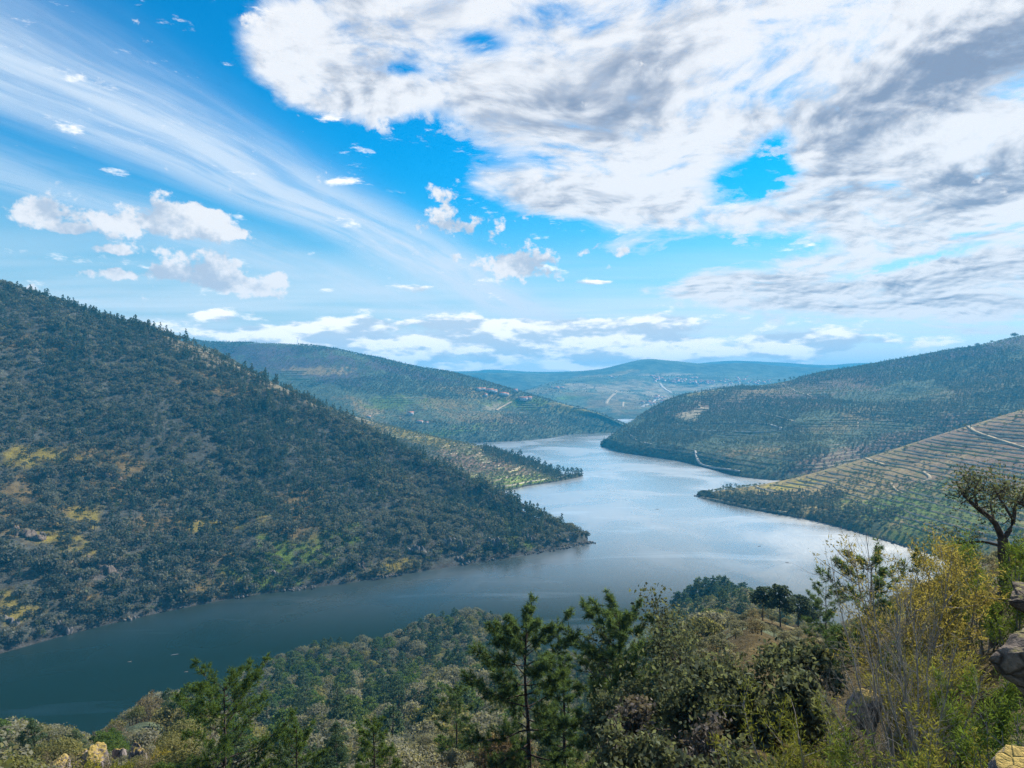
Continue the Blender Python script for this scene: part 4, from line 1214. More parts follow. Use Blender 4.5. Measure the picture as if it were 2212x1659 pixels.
def hero_pine(seed, h, w, bare, mat, k=30, whorl=0.44, wd=0.012, L=0.2, lean=(0, 0), dead=0.25):
    """maritime pine: slender dark trunk, whorls of upturned limbs carrying brushes of needles, dead lower limbs"""
    rng = np.random.default_rng(seed)
    tr = Bag(); tips, dirs = [], []
    path = bend_path(rng, (0, 0, -0.8), (lean[0], lean[1], h * 0.985), 12, 0.03)
    rad = np.linspace(0.0145 * h, 0.0028 * h, 12)
    tr.add(tube(path, rad, 9))
    def at(z): return np.array([np.interp(z, path[:, 2], path[:, 0]), np.interp(z, path[:, 2], path[:, 1]), z])
    z = h * dead
    while z < h * 0.97:
        q = (z / h - bare) / (1 - bare)
        alive = q > rng.uniform(-0.12, 0.06)
        nl = rng.integers(2, 5) if alive else rng.integers(1, 3)
        a0 = rng.uniform(0, 6.28)
        for i in range(nl):
            a = a0 + i * 6.283 / nl + rng.uniform(-.35, .35)
            if alive:
                prof = np.interp(q, [-0.2, 0, 0.15, 0.4, 0.7, 0.9, 1.0], [0.7, 0.85, 0.95, 0.95, 0.80, 0.48, 0.16])
            else: prof = 0.6
            ln = w * 0.5 * prof * rng.uniform(0.6, 1.12)
            rise = ln * np.interp(max(q, 0), [0, 0.5, 1], [0.05, 0.35, 1.1]) * rng.uniform(0.5, 1.3)
            p0 = at(z); p3 = p0 + np.array([math.cos(a) * ln, math.sin(a) * ln, rise])
            mid = p0 * 0.5 + p3 * 0.5 - np.array([0, 0, ln * 0.10])
            pth = np.stack([p0, p0 * 0.7 + mid * 0.3, mid, mid * 0.45 + p3 * 0.55, p3]) + rng.normal(size=(5, 3)) * 0.025 * ln * np.array([[0], [0.5], [1], [1], [1]])
            r0 = 0.0045 * h * (1.05 - 0.65 * max(q, 0))
            tr.add(tube(pth, np.linspace(r0, r0 * 0.3, 5), 5))
            nt = int(4 + ln * (8.0 if alive else 1.2))
            for j in range(nt):
                f = rng.uniform(0.28, 1.0) if j else 1.0
                p = np.array([np.interp(f * 4, range(5), pth[:, c]) for c in range(3)])
                sd = np.array([math.cos(a), math.sin(a), 0.25]) + rng.normal(size=3) * 0.75 + np.array([0, 0, 0.35])
                sd /= np.linalg.norm(sd)
                sl = ln * rng.uniform(0.10, 0.28) * (1.2 - 0.6 * f) + 0.12
                e = p + sd * sl
                if alive:
                    if j: tr.add(tube([p, p * .5 + e * .5 + rng.normal(size=3) * .02, e], [r0 * 0.32, r0 * 0.22, r0 * 0.15], 3))
                    tips.append(e); dirs.append(sd)
                    if rng.random() < 0.75: tips.append(p * 0.4 + e * 0.6 + rng.normal(size=3) * 0.06); dirs.append(sd + rng.normal(size=3) * 0.5)
                elif rng.random() < 0.7:
                    tr.add(tube([p, p * .5 + e * .5 + rng.normal(size=3) * .05, e], [r0 * 0.3, r0 * 0.2, r0 * 0.1], 3))
        z += whorl * rng.uniform(0.75, 1.25) * (0.75 if z > h * 0.75 else 1)
    tips.append(at(h * 0.985)); dirs.append(np.array([0, 0, 1.0]))
    dirs = np.array(dirs); dirs /= np.linalg.norm(dirs, axis=1, keepdims=True)
    cr = Bag().add(needle_tufts(np.array(tips), dirs, rng, k, L, wd))
    return cr.mesh('needles', mat), tr.mesh('pine_trunk', M_PINEBARK, True)


M_PINEBARK = plain_material('pine_bark', (0.050, 0.036, 0.030), 0.95, 0.6, 9.0)
M_NEEDLE = leaf_material('long_pine_needles', (0.075, 0.120, 0.050), (0.092, 0.140, 0.060), 0.5, 0.5)
M_NEEDLEG = leaf_material('bright_pine_needles', (0.080, 0.130, 0.030), (0.095, 0.145, 0.040), 0.35, 0.45)


def stand(name, cat, label, meshes, fx, Y, top_fy=None, h_of=None, group=None, z=None, rz=0.0, sink=0.1, names=('crown', 'trunk')):
    X = (fx - CX) / FX * Y
    zz = float(near_height(X, Y)) if z is None else z
    e = empty(name, (X, Y, zz - sink), rz)
    for nm, me in zip(names, meshes): link(nm, me, e)
    return set_props(e, label, cat, group)


def height_for(fx, Y, top_fy):
    X = (fx - CX) / FX * Y
    return CAM_Z - (top_fy - CY) / FX * Y - float(near_height(X, Y))


G_HERO = 'tall pines in front of the viewer'
h1 = height_for(1146, 36, 1330)
stand('maritime_pine', 'pine tree', 'tall dark pine, left one of the two big pines before the river', hero_pine(1, h1, 6.4, 0.40, M_NEEDLE, 40, 0.56, 0.015, 0.28, lean=(-0.3, 0)), 1152, 36, group=G_HERO)
h2 = height_for(1350, 34, 1318)
stand('maritime_pine', 'pine tree', 'tall dark pine, right one of the two big pines, beside the dark oak', hero_pine(2, h2, 5.6, 0.44, M_NEEDLE, 40, 0.56, 0.015, 0.28, lean=(-0.1, 0)), 1350, 34, group=G_HERO)
h3 = height_for(482, 46, 1466)
stand('maritime_pine', 'pine tree', 'single bushy green pine standing against the dark water at the lower left', hero_pine(3, h3, 8.2, 0.30, M_NEEDLEG, 26, 0.52, 0.015, 0.24), 482, 46, group=G_HERO)
for (fx, Y, top, w, sd, mat, lab) in (
        (640, 44, 1560, 4.2, 4, M_NEEDLEG, 'short young pine right of the lone green pine, its top just above the slope'),
        (810, 43, 1560, 3.6, 5, M_NEEDLEG, 'slim young pine with a thin trunk at the lower edge, left of the tall pines'),
        (985, 62, 1490, 4.2, 6, M_NEEDLE, 'dark young pine just left of the taller of the big pines'),
        (1222, 44, 1400, 2.8, 7, M_NEEDLE, 'thin dark pine crown between the two big pines'),
        (1880, 30, 1205, 4.6, 8, M_NEEDLE, 'dark dense pine behind the bare many-stemmed shrub'),
        (1785, 62, 1262, 4.4, 9, M_NEEDLE, 'dark round-topped pine standing out against the water at the right')):
    stand('maritime_pine', 'pine tree', lab, hero_pine(sd, max(4.0, height_for(fx, Y, top)), w, 0.30, mat, 22, 0.55, 0.016, 0.22), fx, Y, group='smaller pines in front of the viewer')
# straight pines on the shoulder at the right
for i, (fx, Y, top, base) in enumerate(((1648, 118, 1268, 1400), (1686, 112, 1264, 1412), (1725, 122, 1284, 1395), (1752, 128, 1300, 1390))):
    h = height_for(fx, Y, top)
    crown, trunk = make_pine(500 + i, h, 5.2, 2600, 0.15, M_PINE, 0.45, 0.7, 12)
    stand('straight_pine', 'pine tree', ('first', 'second', 'third', 'fourth')[i] + ' from the left of four straight pines above the water', (crown, trunk), fx, Y, group='straight pines on the shoulder')


def near_oak(seed, h, w, n, leaf, mat, depth=5, bark=None, low=0.25):
    """broadleaved evergreen close by: forked limbs and twigs, leaves gathered round the twig ends"""
    rng = np.random.default_rng(seed); b = Bag(); tips = []
    for s in range(3):
        a = s * 2.1 + rng.uniform(-.4, .4)
        branching(rng, np.array([0, 0, -0.5]), np.array([math.cos(a) * w / h * 0.6, math.sin(a) * w / h * 0.6, 1.0]), h * 0.30, 0.016 * h, depth, b, tips, 0.5, (2, 3), 0.74, 0.12)
    T = np.array([t[0] for t in tips])
    k = rng.integers(0, len(T), n)
    P = T[k] + rng.normal(size=(n, 3)) * np.array([0.035, 0.035, 0.03]) * h
    c = T.mean(0)
    Nn = (P - c); Nn /= np.linalg.norm(Nn, axis=1, keepdims=True); Nn = Nn * 0.5 + rng.normal(size=(n, 3)) * 0.6
    V, F = leaf_quads(P, Nn, leaf * rng.uniform(0.6, 1.3, n), rng, 0.6)
    sc = max(np.abs(V[:, 2]).max() / h, 0.3)
    bb = Bag(); bb.add((V / sc, F)); b.V = [v / sc for v in b.V]
    return bb.mesh('oak_leaves', mat), b.mesh('oak_limbs', bark or M_BARK, True)


M_OAKN = leaf_material('glossy_oak_leaves', (0.085, 0.100, 0.065), (0.105, 0.120, 0.080), 0.45, 0.6)
M_OAKP = leaf_material('purplish_oak_leaves', (0.105, 0.095, 0.085), (0.12, 0.105, 0.095), 0.3, 0.6)
for (fx, Y, top, w, sd, n, mat, lab) in (
        (1500, 26, 1330, 6.0, 1, 15000, M_OAKN, 'dark leafy oak with dense glossy leaves beside the right big pine'),
        (1430, 30, 1290, 3.0, 2, 5000, M_OAKN, 'slim oak with sparse sunlit top leaves between big pine and dark oak'),
        (1600, 24, 1420, 5.0, 3, 12000, M_OAKN, 'low spreading oak with grey-green leaves in front of the straight pines'),
        (1440, 22, 1500, 4.0, 4, 9000, M_OAKP, 'dark purplish oak bush at the lower edge under the dark oak'),
        (1530, 15, 1560, 3.2, 5, 7000, M_OAKN, 'dark oak bush at the lower edge left of the yellow broom'),
        (1780, 26, 1400, 4.4, 6, 9000, M_OAKN, 'dark green oak bush behind the bare shrub stems')):
    h = max(2.0, height_for(fx, Y, top))
    stand('evergreen_oak', 'oak tree', lab, near_oak(600 + sd, h, w, n, 0.078 if Y > 20 else 0.05, mat), fx, Y, group='oaks close to the viewer')


def sprays(seed, h, w, n, mat, L=0.12, wd=0.012, stems=9, up=0.9, tip_z=0.25, bark=None):
    """willowy shrub: thin arching stems closely set with narrow leaves"""
    rng = np.random.default_rng(seed); b = Bag(); tips = []
    allp, alld = [], []
    for s in range(stems):
        a = rng.uniform(0, 6.28); k = rng.uniform(0.05, 0.5) * w
        e = np.array([math.cos(a) * k, math.sin(a) * k, h * rng.uniform(0.7, 1.0)])
        pth = bend_path(rng, (math.cos(a) * 0.1, math.sin(a) * 0.1, -0.3), e, 7, 0.10)
        b.add(tube(pth, np.linspace(0.010 * h, 0.002 * h, 7), 5))
        for j in range(14):
            f = rng.uniform(tip_z, 1.0); p = np.array([np.interp(f * 6, range(7), pth[:, c]) for c in range(3)])
            d = np.array([math.cos(a), math.sin(a), up]) * 0.5 + rng.normal(size=3) * 0.5 + np.array([0, 0, 0.4]); d /= np.linalg.norm(d)
            ln = rng.uniform(0.10, 0.24) * h
            q = p + d * ln
            b.add(tube([p, p * .5 + q * .5 + rng.normal(size=3) * 0.03, q], [0.0028 * h, 0.002 * h, 0.001 * h], 3))
            m = max(3, n // (stems * 14)); t = rng.uniform(0.15, 1.1, m)[:, None]
            allp.append(p + (q - p) * t + rng.normal(size=(m, 3)) * 0.02 * h); alld.append(np.repeat(d[None], m, 0))
    P, Dn = np.concatenate(allp), np.concatenate(alld)
    d = Dn * 0.6 + rng.normal(size=P.shape) * 0.6; d /= np.linalg.norm(d, axis=1, keepdims=True)
    u = np.cross(d, rng.normal(size=P.shape)); u /= np.linalg.norm(u, axis=1, keepdims=True)
    l = (L * rng.uniform(0.6, 1.3, len(P)))[:, None]
    V = np.stack([P, P + d * l * 0.5 + u * wd, P + d * l, P + d * l * 0.5 - u * wd], 1).reshape(-1, 3)
    return Bag().add((V, np.arange(len(P) * 4).reshape(-1, 4))).mesh('narrow_leaves', mat), b.mesh('shrub_stems', bark or M_GREYBARK, True)


M_GRASSG = leaf_material('fresh_green_leaves', (0.100, 0.150, 0.030), (0.130, 0.170, 0.040), 0.4, 0.45)
M_BROOMN = leaf_material('broom_twigs', (0.150, 0.165, 0.035), (0.200, 0.190, 0.045), 0.35, 0.5)
for (fx, Y, top, w, sd, n, mat, L, lab) in (
        (1945, 15.5, 1192, 2.2, 1, 9500, M_GOLD, 0.10, 'tall golden-leaved shrub catching the light at the right, nearest the water'),
        (2050, 17, 1185, 2.8, 2, 10500, M_GOLD, 0.10, 'golden-leaved shrub in front of the twisted cork oak'),
        (2120, 19, 1185, 2.8, 3, 8000, M_GRASSG, 0.12, 'green leafy shrub around the foot of the twisted cork oak'),
        (2195, 17, 1180, 2.4, 4, 7500, M_GRASSG, 0.12, 'green leafy shrub at the right edge above the brown rock'),
        (2010, 13, 1385, 2.2, 5, 6500, M_BROOMN, 0.11, 'olive-yellow shrub behind the bare stems'),
        (2120, 11.5, 1465, 2.2, 6, 7000, M_GRASSG, 0.11, 'green shrub left of the big brown rock'),
        (1760, 11.5, 1540, 2.2, 7, 7000, M_BROOMN, 0.11, 'yellow-green broom at the lower edge, middle of the three'),
        (1660, 11.0, 1590, 1.6, 8, 5000, M_BROOMN, 0.10, 'yellow-green broom at the lower edge, leftmost of the three'),
        (1880, 10.5, 1535, 2.0, 9, 6000, M_GRASSG, 0.11, 'bright green broom at the lower edge right of the small lichen rock'),
        (2185, 8.5, 1520, 1.2, 10, 5000, M_GRASSG, 0.08, 'bright green leafy clump below the big brown rock'),
        (2050, 9.0, 1560, 1.4, 11, 5000, M_BROOMN, 0.08, 'yellowish broom tuft beside the lichen boulder in the corner')):
    h = max(0.7, height_for(fx, Y, top))
    stand('leafy_shrub', 'shrub', lab, sprays(700 + sd, h, w, n, mat, L, 0.011 if Y > 14 else 0.008), fx, Y, group='shrubs close to the viewer', names=('leaves', 'stems'))


# the bare many-stemmed shrub
def bare_shrub():
    rng = np.random.default_rng(77); Y = 11.0
    X = (1985 - CX) / FX * Y; z = float(near_height(X, Y))
    e = empty('bare_shrub', (X, Y, z - 0.05))
    set_props(e, 'bare grey many-stemmed shrub fanning up in front of the golden leaves', 'shrub')
    ends = [(1845, 1190), (1868, 1240), (1895, 1180), (1930, 1230), (1905, 1330), (1985, 1260), (2030, 1330), (1820, 1420), (1850, 1350), (2060, 1400), (1790, 1490), (1950, 1350), (2110, 1450)]
    for i, (fx, fy) in enumerate(ends):
        Ye = Y + rng.uniform(-1.0, 2.0)
        p1 = np.array(pt(fx, fy, Ye)) - np.array([X, Y, z - 0.05])
        b = Bag(); tips = []
        path = bend_path(rng, (rng.normal() * 0.12, rng.normal() * 0.12, -0.2), p1, 9, 0.10)
        b.add(tube(path, np.linspace(0.022, 0.004, 9), 6))
        for j in range(26):
            f = rng.uniform(0.30, 0.98); p = np.array([np.interp(f * 8, range(9), path[:, c]) for c in range(3)])
            d = (p1 / np.linalg.norm(p1)) + rng.normal(size=3) * 0.42
            branching(rng, p, d, rng.uniform(0.25, 0.5), 0.007 * (1.3 - f), 2, b, tips, 0.35, (2, 2), 0.7, 0.2, 3)
        link('stem', b.mesh('bare_stem', M_GREYBARK, True), e)


bare_shrub()


# the twisted cork oak
def cork_oak():
    rng = np.random.default_rng(78); Y = 21.0
    base = np.array(pt(2158, 1395, Y)); base[2] = float(near_height(base[0], Y)) - 0.2
    e = empty('cork_oak', tuple(base))
    set_props(e, 'twisted dark cork oak leaning over the slope at the right edge', 'oak tree')
    def w(fx, fy, dy=0.0): return np.array(pt(fx, fy, Y + dy)) - base
    main = [np.array([0, 0, -0.3]), w(2150, 1330), w(2172, 1270), w(2168, 1205), w(2166, 1165)]
    def smooth(pts, n=14):
        return Patch.curve(np.array(pts), n, 0)
    tr = Bag().add(tube(smooth(main), np.linspace(0.19, 0.14, 14), 9))
    link('trunk', tr.mesh('cork_trunk', M_BARK, True), e)
    limbs = [([w(2166, 1168), w(2148, 1128), w(2112, 1098), w(2085, 1072), w(2066, 1040, 0.3)], 0.15), ([w(2166, 1168), w(2188, 1130), w(2196, 1085), w(2224, 1092, -.3)], 0.12),
             ([w(2112, 1098), w(2105, 1062, .4), w(2118, 1030, .8)], 0.07), ([w(2190, 1125), w(2165, 1085, -.4), w(2150, 1062, -.6)], 0.07), ([w(2150, 1130), w(2140, 1090, .7), w(2150, 1050, 1.0)], 0.06),
             ([w(2166, 1180), w(2120, 1170, .5), w(2065, 1175, .8), w(2035, 1190, .8)], 0.07), ([w(2196, 1085), w(2230, 1100), w(2262, 1120)], 0.06)]
    tips = []
    for pts, r in limbs:
        b = Bag(); path = smooth(pts, 10); r = r * 0.66; b.add(tube(path, np.linspace(r, r * 0.35, 10), 7))
        for j in range(9):
            f = rng.uniform(0.35, 1.0); p = np.array([np.interp(f * 9, range(10), path[:, c]) for c in range(3)])
            branching(rng, p, rng.normal(size=3) + np.array([0, 0, 0.5]), rng.uniform(0.22, 0.45), r * 0.25, 2, b, tips, 0.6, (2, 3), 0.72, 0.1, 3)
        link('limb', b.mesh('cork_limb', M_BARK, True), e)
    T = np.array([t[0] for t in tips]); n = 3600
    k = rng.integers(0, len(T), n); P = T[k] + rng.normal(size=(n, 3)) * 0.15
    V, F = leaf_quads(P, rng.normal(size=(n, 3)) + np.array([0, 0, 0.4]), 0.040 * rng.uniform(0.6, 1.3, n), rng, 0.6)
    link('crown', Bag().add((V, F)).mesh('cork_leaves', M_OAKN), e)


cork_oak()

# ------------------------------------------------------------------ terraces of the vineyards
M_BANK = plain_material('dry_grass_bank', (0.47, 0.41, 0.27), 1.0, 0.35, 0.25)
M_BANKG = plain_material('green_grass_bank', (0.38, 0.37, 0.14), 1.0, 0.35, 0.25)
M_BANKD = plain_material('dull_grass_bank', (0.27, 0.225, 0.14), 1.0, 0.4, 0.2)
M_BANKDG = plain_material('dull_green_bank', (0.16, 0.18, 0.08), 1.0, 0.4, 0.2)
M_TREAD = plain_material('vineyard_soil', (0.150, 0.100, 0.070), 1.0, 0.5, 0.4)


def terraces(p, z0, z1, step, polys, depth=4.2, face=3.2, holes=(), green=0.25, min_run=7, seed=1, mats=None, gap=0.72):
    """steps that follow the contours: each bank is a piece of its own on the hill"""
    rng = np.random.default_rng(seed)
    G = p.G; i0 = int(p.vs * (p.nv - 1)); i1 = int(p.vr * (p.nv - 1))
    Z = G[i0:i1 + 1, :, 2]
    z = z0
    while z < z1:
        lev = z + rng.uniform(-0.2, 0.2) * step
        cr = (Z[:-1] <= lev) & (Z[1:] > lev)
        has = cr.any(0); k = cr.argmax(0)
        j = np.arange(p.nu)
        a, b = G[i0 + k, j], G[np.minimum(i0 + k + 1, i1), j]
        f = np.where(has, (lev - a[:, 2]) / np.maximum(b[:, 2] - a[:, 2], 1e-3), 0)[:, None]
        pts = a + (b - a) * f
        n = (a - b)[:, :2]; n /= np.maximum(np.linalg.norm(n, axis=1, keepdims=True), 1e-6)
        fx, fy = to_photo(pts)
        ok = has & np.any([in_poly(fx, fy, q) for q in polys], axis=0)
        for h in holes: ok &= ~in_poly(fx, fy, h)
        ok &= fbm(pts[:, 0] / 45, pts[:, 1] / 45, 2, seed + 5) < gap
        d = np.linalg.norm(np.diff(pts[:, :2], axis=0), axis=1)
        run = []
        for c in range(p.nu + 1):
            if c < p.nu and ok[c] and (not run or d[c - 1] < 45): run.append(c); continue
            if len(run) >= min_run:
                q = pts[run]; m = n[run]
                m = np.stack([np.convolve(np.pad(m[:, x], 2, 'edge'), np.ones(5) / 5, 'valid') for x in (0, 1)], 1)
                w = depth * (0.8 + 0.4 * fbm(q[:, 0] / 9, q[:, 1] / 9, 2, 4))[:, None]
                zt = lev + 0.4 + 0.25 * (fbm(q[:, 0] / 7, q[:, 1] / 7, 2, 8) - 0.5)
                R = [np.column_stack([q[:, :2] - m * 1.4, zt - 0.1]), np.column_stack([q[:, :2] + m * w, zt]), np.column_stack([q[:, :2] + m * (w + 0.5), zt - face]), np.column_stack([q[:, :2] - m * 1.4, zt - face])]
                V = np.concatenate(R); L = len(q); i = np.arange(L - 1)
                F = np.concatenate([np.stack([i, i + 1, i + L + 1, i + L], 1), np.stack([i + L, i + L + 1, i + 2 * L + 1, i + 2 * L], 1)])
                me = mesh_np('terrace', V, F, M_TREAD); me.materials.append((mats or (M_BANK, M_BANKG))[1 if rng.random() < green else 0])
                me.polygons.foreach_set('material_index', np.repeat([0, 1], L - 1).astype(np.int32))
                link('terrace', me, p.obj)
            run = [c] if (c < p.nu and ok[c]) else []
        z += step


terraces(pH, 8, 150, 4.2, [[(1630, 1045), (1742, 1015), (1874, 980), (2091, 905), (2330, 840), (2400, 1060), (2212, 1180), (2050, 1170), (1900, 1120), (1800, 1085), (1700, 1075), (1630, 1062)]],
         seed=3, green=0.3, gap=0.93)
terraces(pB, 6, 150, 3.8, [[(870, 915), (960, 940), (1060, 968), (1180, 1012), (1240, 1036), (1140, 1056), (1040, 1066), (950, 1040), (880, 975)]], holes=[[(885, 955), (930, 950), (970, 975), (930, 990)], [(1060, 962), (1270, 1030), (1190, 1018), (1120, 995)]], seed=5, green=0.4)
terraces(pG, 20, 300, 6.5, [[(1490, 850), (1600, 838), (1700, 820), (1800, 815), (1800, 860), (1700, 880), (1600, 875), (1500, 905)], [(1700, 1000), (1950, 930), (2050, 900), (2080, 930), (1960, 975), (1800, 1010), (1720, 1030)],
                            [(1560, 950), (1700, 950), (1760, 980), (1640, 1010), (1540, 1000)], [(2040, 880), (2180, 820), (2230, 860), (2100, 930)], [(1400, 965), (1600, 930), (1850, 890), (2050, 840), (2050, 895), (1850, 960), (1650, 1010), (1450, 990)], [(1880, 870), (1990, 820), (2010, 850), (1900, 905)]], depth=5.0, face=3.6, seed=7, green=0.2, mats=(M_BANKD, M_BANKDG), gap=0.85)
terraces(pD, 30, 300, 8.0, [[(780, 860), (860, 850), (960, 850), (1120, 850), (1180, 880), (1050, 920), (900, 900), (790, 905)], [(960, 920), (1060, 915), (1080, 935), (980, 945)], [(560, 770), (720, 790), (740, 830), (620, 820)]], depth=5.0, face=3.4, seed=9, green=0.6, mats=(M_BANKD, M_BANKDG), gap=0.6)

# ------------------------------------------------------------------ tracks and roads
M_TRACK = plain_material('dirt_track', (0.34, 0.27, 0.17), 1.0, 0.3, 0.2)
M_ROAD = plain_material('pale_road', (0.34, 0.32, 0.28), 0.9, 0.15, 0.2)


def track(name, pts, patch, width, mat, lift=0.5):
    P = []
    for a, b in zip(pts[:-1], pts[1:]):
        m = max(2, int(math.hypot(b[0] - a[0], b[1] - a[1]) / 5))
        for i in range(m):
            q = ray(a[0] + (b[0] - a[0]) * i / m, a[1] + (b[1] - a[1]) * i / m, patch)
            if q is not None: P.append(np.array(q))
    q = ray(*pts[-1], patch)
    if q is not None: P.append(np.array(q))
    if len(P) < 3: return
    P = np.array(P)
    for _ in range(2): P[1:-1] = 0.25 * P[:-2] + 0.5 * P[1:-1] + 0.25 * P[2:]
    seg = np.linalg.norm(np.diff(P, axis=0), axis=1); t = np.concatenate([[0], np.cumsum(seg)])
    n = max(4, int(t[-1] / 7)); q = np.linspace(0, t[-1], n)
    P = np.stack([np.interp(q, t, P[:, c]) for c in range(3)], 1)
    T = np.gradient(P[:, :2], axis=0); T /= np.maximum(np.linalg.norm(T, axis=1, keepdims=True), 1e-6)
    S = np.stack([-T[:, 1], T[:, 0]], 1) * width / 2
    rows = []
    for k in (-1, 1):
        r = np.column_stack([P[:, :2] + S * k, P[:, 2]])
        for v in r:
            g = ground_at(v[0], v[1], patch); v[2] = max(v[2], (g if g is not None else v[2])) + lift
        rows.append(r)
    z = np.maximum(rows[0][:, 2], rows[1][:, 2]); rows[0][:, 2] = z; rows[1][:, 2] = z
    lo = [np.column_stack([r[:, :2] * 1.0, r[:, 2] - 3.0]) for r in rows]
    V = np.concatenate([rows[0], rows[1], lo[0], lo[1]]); i = np.arange(n - 1)
    F = np.concatenate([np.stack([i, i + 1, i + n + 1, i + n], 1), np.stack([i + 2 * n, i + 2 * n + 1, i + 1, i], 1), np.stack([i + n, i + n + 1, i + 3 * n + 1, i + 3 * n], 1)])
    set_props(link(name, mesh_np(name, V, F, mat)), kind='structure')


G_, H_, B_, D_, E_ = ['right_hill'], ['terraced_promontory'], ['vineyard_spur'], ['far_left_hill'], ['far_valley_side']
for pts, pa, wd, mt in (
        ([(1502, 974), (1504, 990), (1512, 1005), (1540, 1012), (1600, 1019)], G_, 5, M_ROAD), ([(1480, 914), (1560, 913), (1625, 913), (1660, 917), (1685, 923), (1691, 928), (1670, 932), (1620, 933), (1540, 931), (1475, 929)], G_, 7, M_ROAD),
        ([(1361, 940), (1371, 950), (1385, 955), (1407, 960)], G_, 7, M_ROAD), ([(1688, 829), (1705, 838), (1721, 846), (1758, 858)], G_, 7, M_TRACK), ([(1648, 870), (1665, 874), (1685, 879)], G_, 6, M_TRACK),
        ([(1551, 846), (1560, 851), (1575, 855), (1600, 858)], G_, 7, M_TRACK), ([(1512, 868), (1508, 880), (1525, 884)], G_, 7, M_TRACK), ([(1775, 913), (1851, 911), (1941, 909), (2040, 906), (2125, 903), (2180, 900)], G_, 6, M_TRACK),
        ([(1628, 889), (1680, 900), (1718, 911)], G_, 5, M_TRACK), ([(1853, 912), (1853, 925)], G_, 4, M_TRACK),
        ([(2091, 921), (2100, 930), (2125, 940), (2158, 951), (2212, 967), (2260, 980)], H_, 5, M_TRACK), ([(1868, 990), (1890, 998), (1915, 1006)], H_, 4, M_TRACK), ([(1995, 1020), (2008, 1028), (2012, 1036), (1995, 1040)], H_, 4, M_TRACK),
        ([(1630, 1050), (1650, 1058), (1690, 1066)], H_, 3, M_TRACK), ([(1512, 1076), (1560, 1083), (1620, 1096), (1700, 1108)], H_, 3, M_TRACK), ([(1925, 1045), (1935, 1060), (1950, 1066)], H_, 3, M_TRACK),
        ([(1021, 989), (1036, 978), (1051, 969)], B_, 6, M_TRACK), ([(1104, 1018), (1124, 1008), (1142, 1002), (1154, 996)], B_, 6, M_TRACK), ([(994, 953), (1010, 951)], B_, 6, M_TRACK), ([(1037, 1048), (1080, 1036), (1110, 1026)], B_, 4, M_TRACK),
        ([(1071, 887), (1085, 878), (1104, 869)], D_, 10, M_TRACK), ([(1240, 880), (1262, 884)], D_, 8, M_TRACK),
        ([(1309, 872), (1312, 862), (1322, 855), (1329, 850), (1330, 844)], E_, 20, M_TRACK), ([(1386, 879), (1410, 868), (1431, 857), (1440, 856)], E_, 22, M_ROAD), ([(1425, 828), (1428, 833), (1434, 840), (1450, 848)], E_, 20, M_ROAD), ([(1400, 842), (1440, 836), (1500, 836)], E_, 16, M_TRACK), ([(1345, 878), (1346, 868)], E_, 14, M_TRACK)):
    track('dirt_track' if mt is M_TRACK else 'road', pts, pa, wd, mt)

# ------------------------------------------------------------------ rock
def rock_material(name, col, lichen, amount):
    m = bpy.data.materials.new(name); m.use_nodes = True
    t = m.node_tree; N = NT(t); b = t.nodes['Principled BSDF']
    g = N.new('ShaderNodeNewGeometry'); tc = N.new('ShaderNodeTexCoord'); ob = tc.outputs['Object']
    n1 = N.noise(ob, 1.6, 5, 0.65); n2 = N.noise(ob, 9.0, 4, 0.65); n3 = N.noise(ob, 3.0, 4, 0.6)
    base = N.mix(N.ss(n1, 0.35, 0.65), tuple(c * 0.55 for c in col), tuple(c * 1.25 for c in col))
    k = N.ss(n2, 0.3, 0.7, 0.7, 1.25); base = N.mix(1.0, base, N.vec(k, k, k), 'MULTIPLY')
    sp = N.new('ShaderNodeSeparateXYZ'); t.links.new(g.outputs['Normal'], sp.inputs[0])
    f = N.ss(N.add(N.mul(sp.outputs[2], 0.9), N.mul(N.sub(n3, 0.5), 1.6)), 0.85 - amount, 1.15 - amount)
    vo = N.new('ShaderNodeTexVoronoi', feature='DISTANCE_TO_EDGE'); N.put(vo.inputs['Vector'], ob); vo.inputs['Scale'].default_value = 1.7
    crack = N.ss(vo.outputs['Distance'], 0.0, 0.05, 0.35, 1.0)
    base = N.mix(1.0, base, N.vec(crack, crack, crack), 'MULTIPLY')
    lic = N.mix(N.ss(n2, 0.35, 0.65), lichen, tuple(c * 0.6 for c in lichen))
    N.put(b.inputs['Base Color'], N.mix(f, base, lic)); b.inputs['Roughness'].default_value = 0.95; b.inputs['Specular IOR Level'].default_value = 0.2
    bp = N.new('ShaderNodeBump'); bp.inputs['Strength'].default_value = 0.7; bp.inputs['Distance'].default_value = 0.08
    N.put(bp.inputs['Height'], N.add(N.add(n2, n1), N.mul(crack, 0.9))); t.links.new(bp.outputs[0], b.inputs['Normal'])
    return m


M_ROCK = rock_material('weathered_schist', (0.14, 0.128, 0.122), (0.22, 0.19, 0.08), 0.10)
M_ROCKB = rock_material('brown_schist_with_moss', (0.125, 0.098, 0.080), (0.20, 0.185, 0.05), 0.05)
M_LICHEN = rock_material('granite_with_yellow_lichen', (0.20, 0.17, 0.16), (0.40, 0.29, 0.085), 0.38)


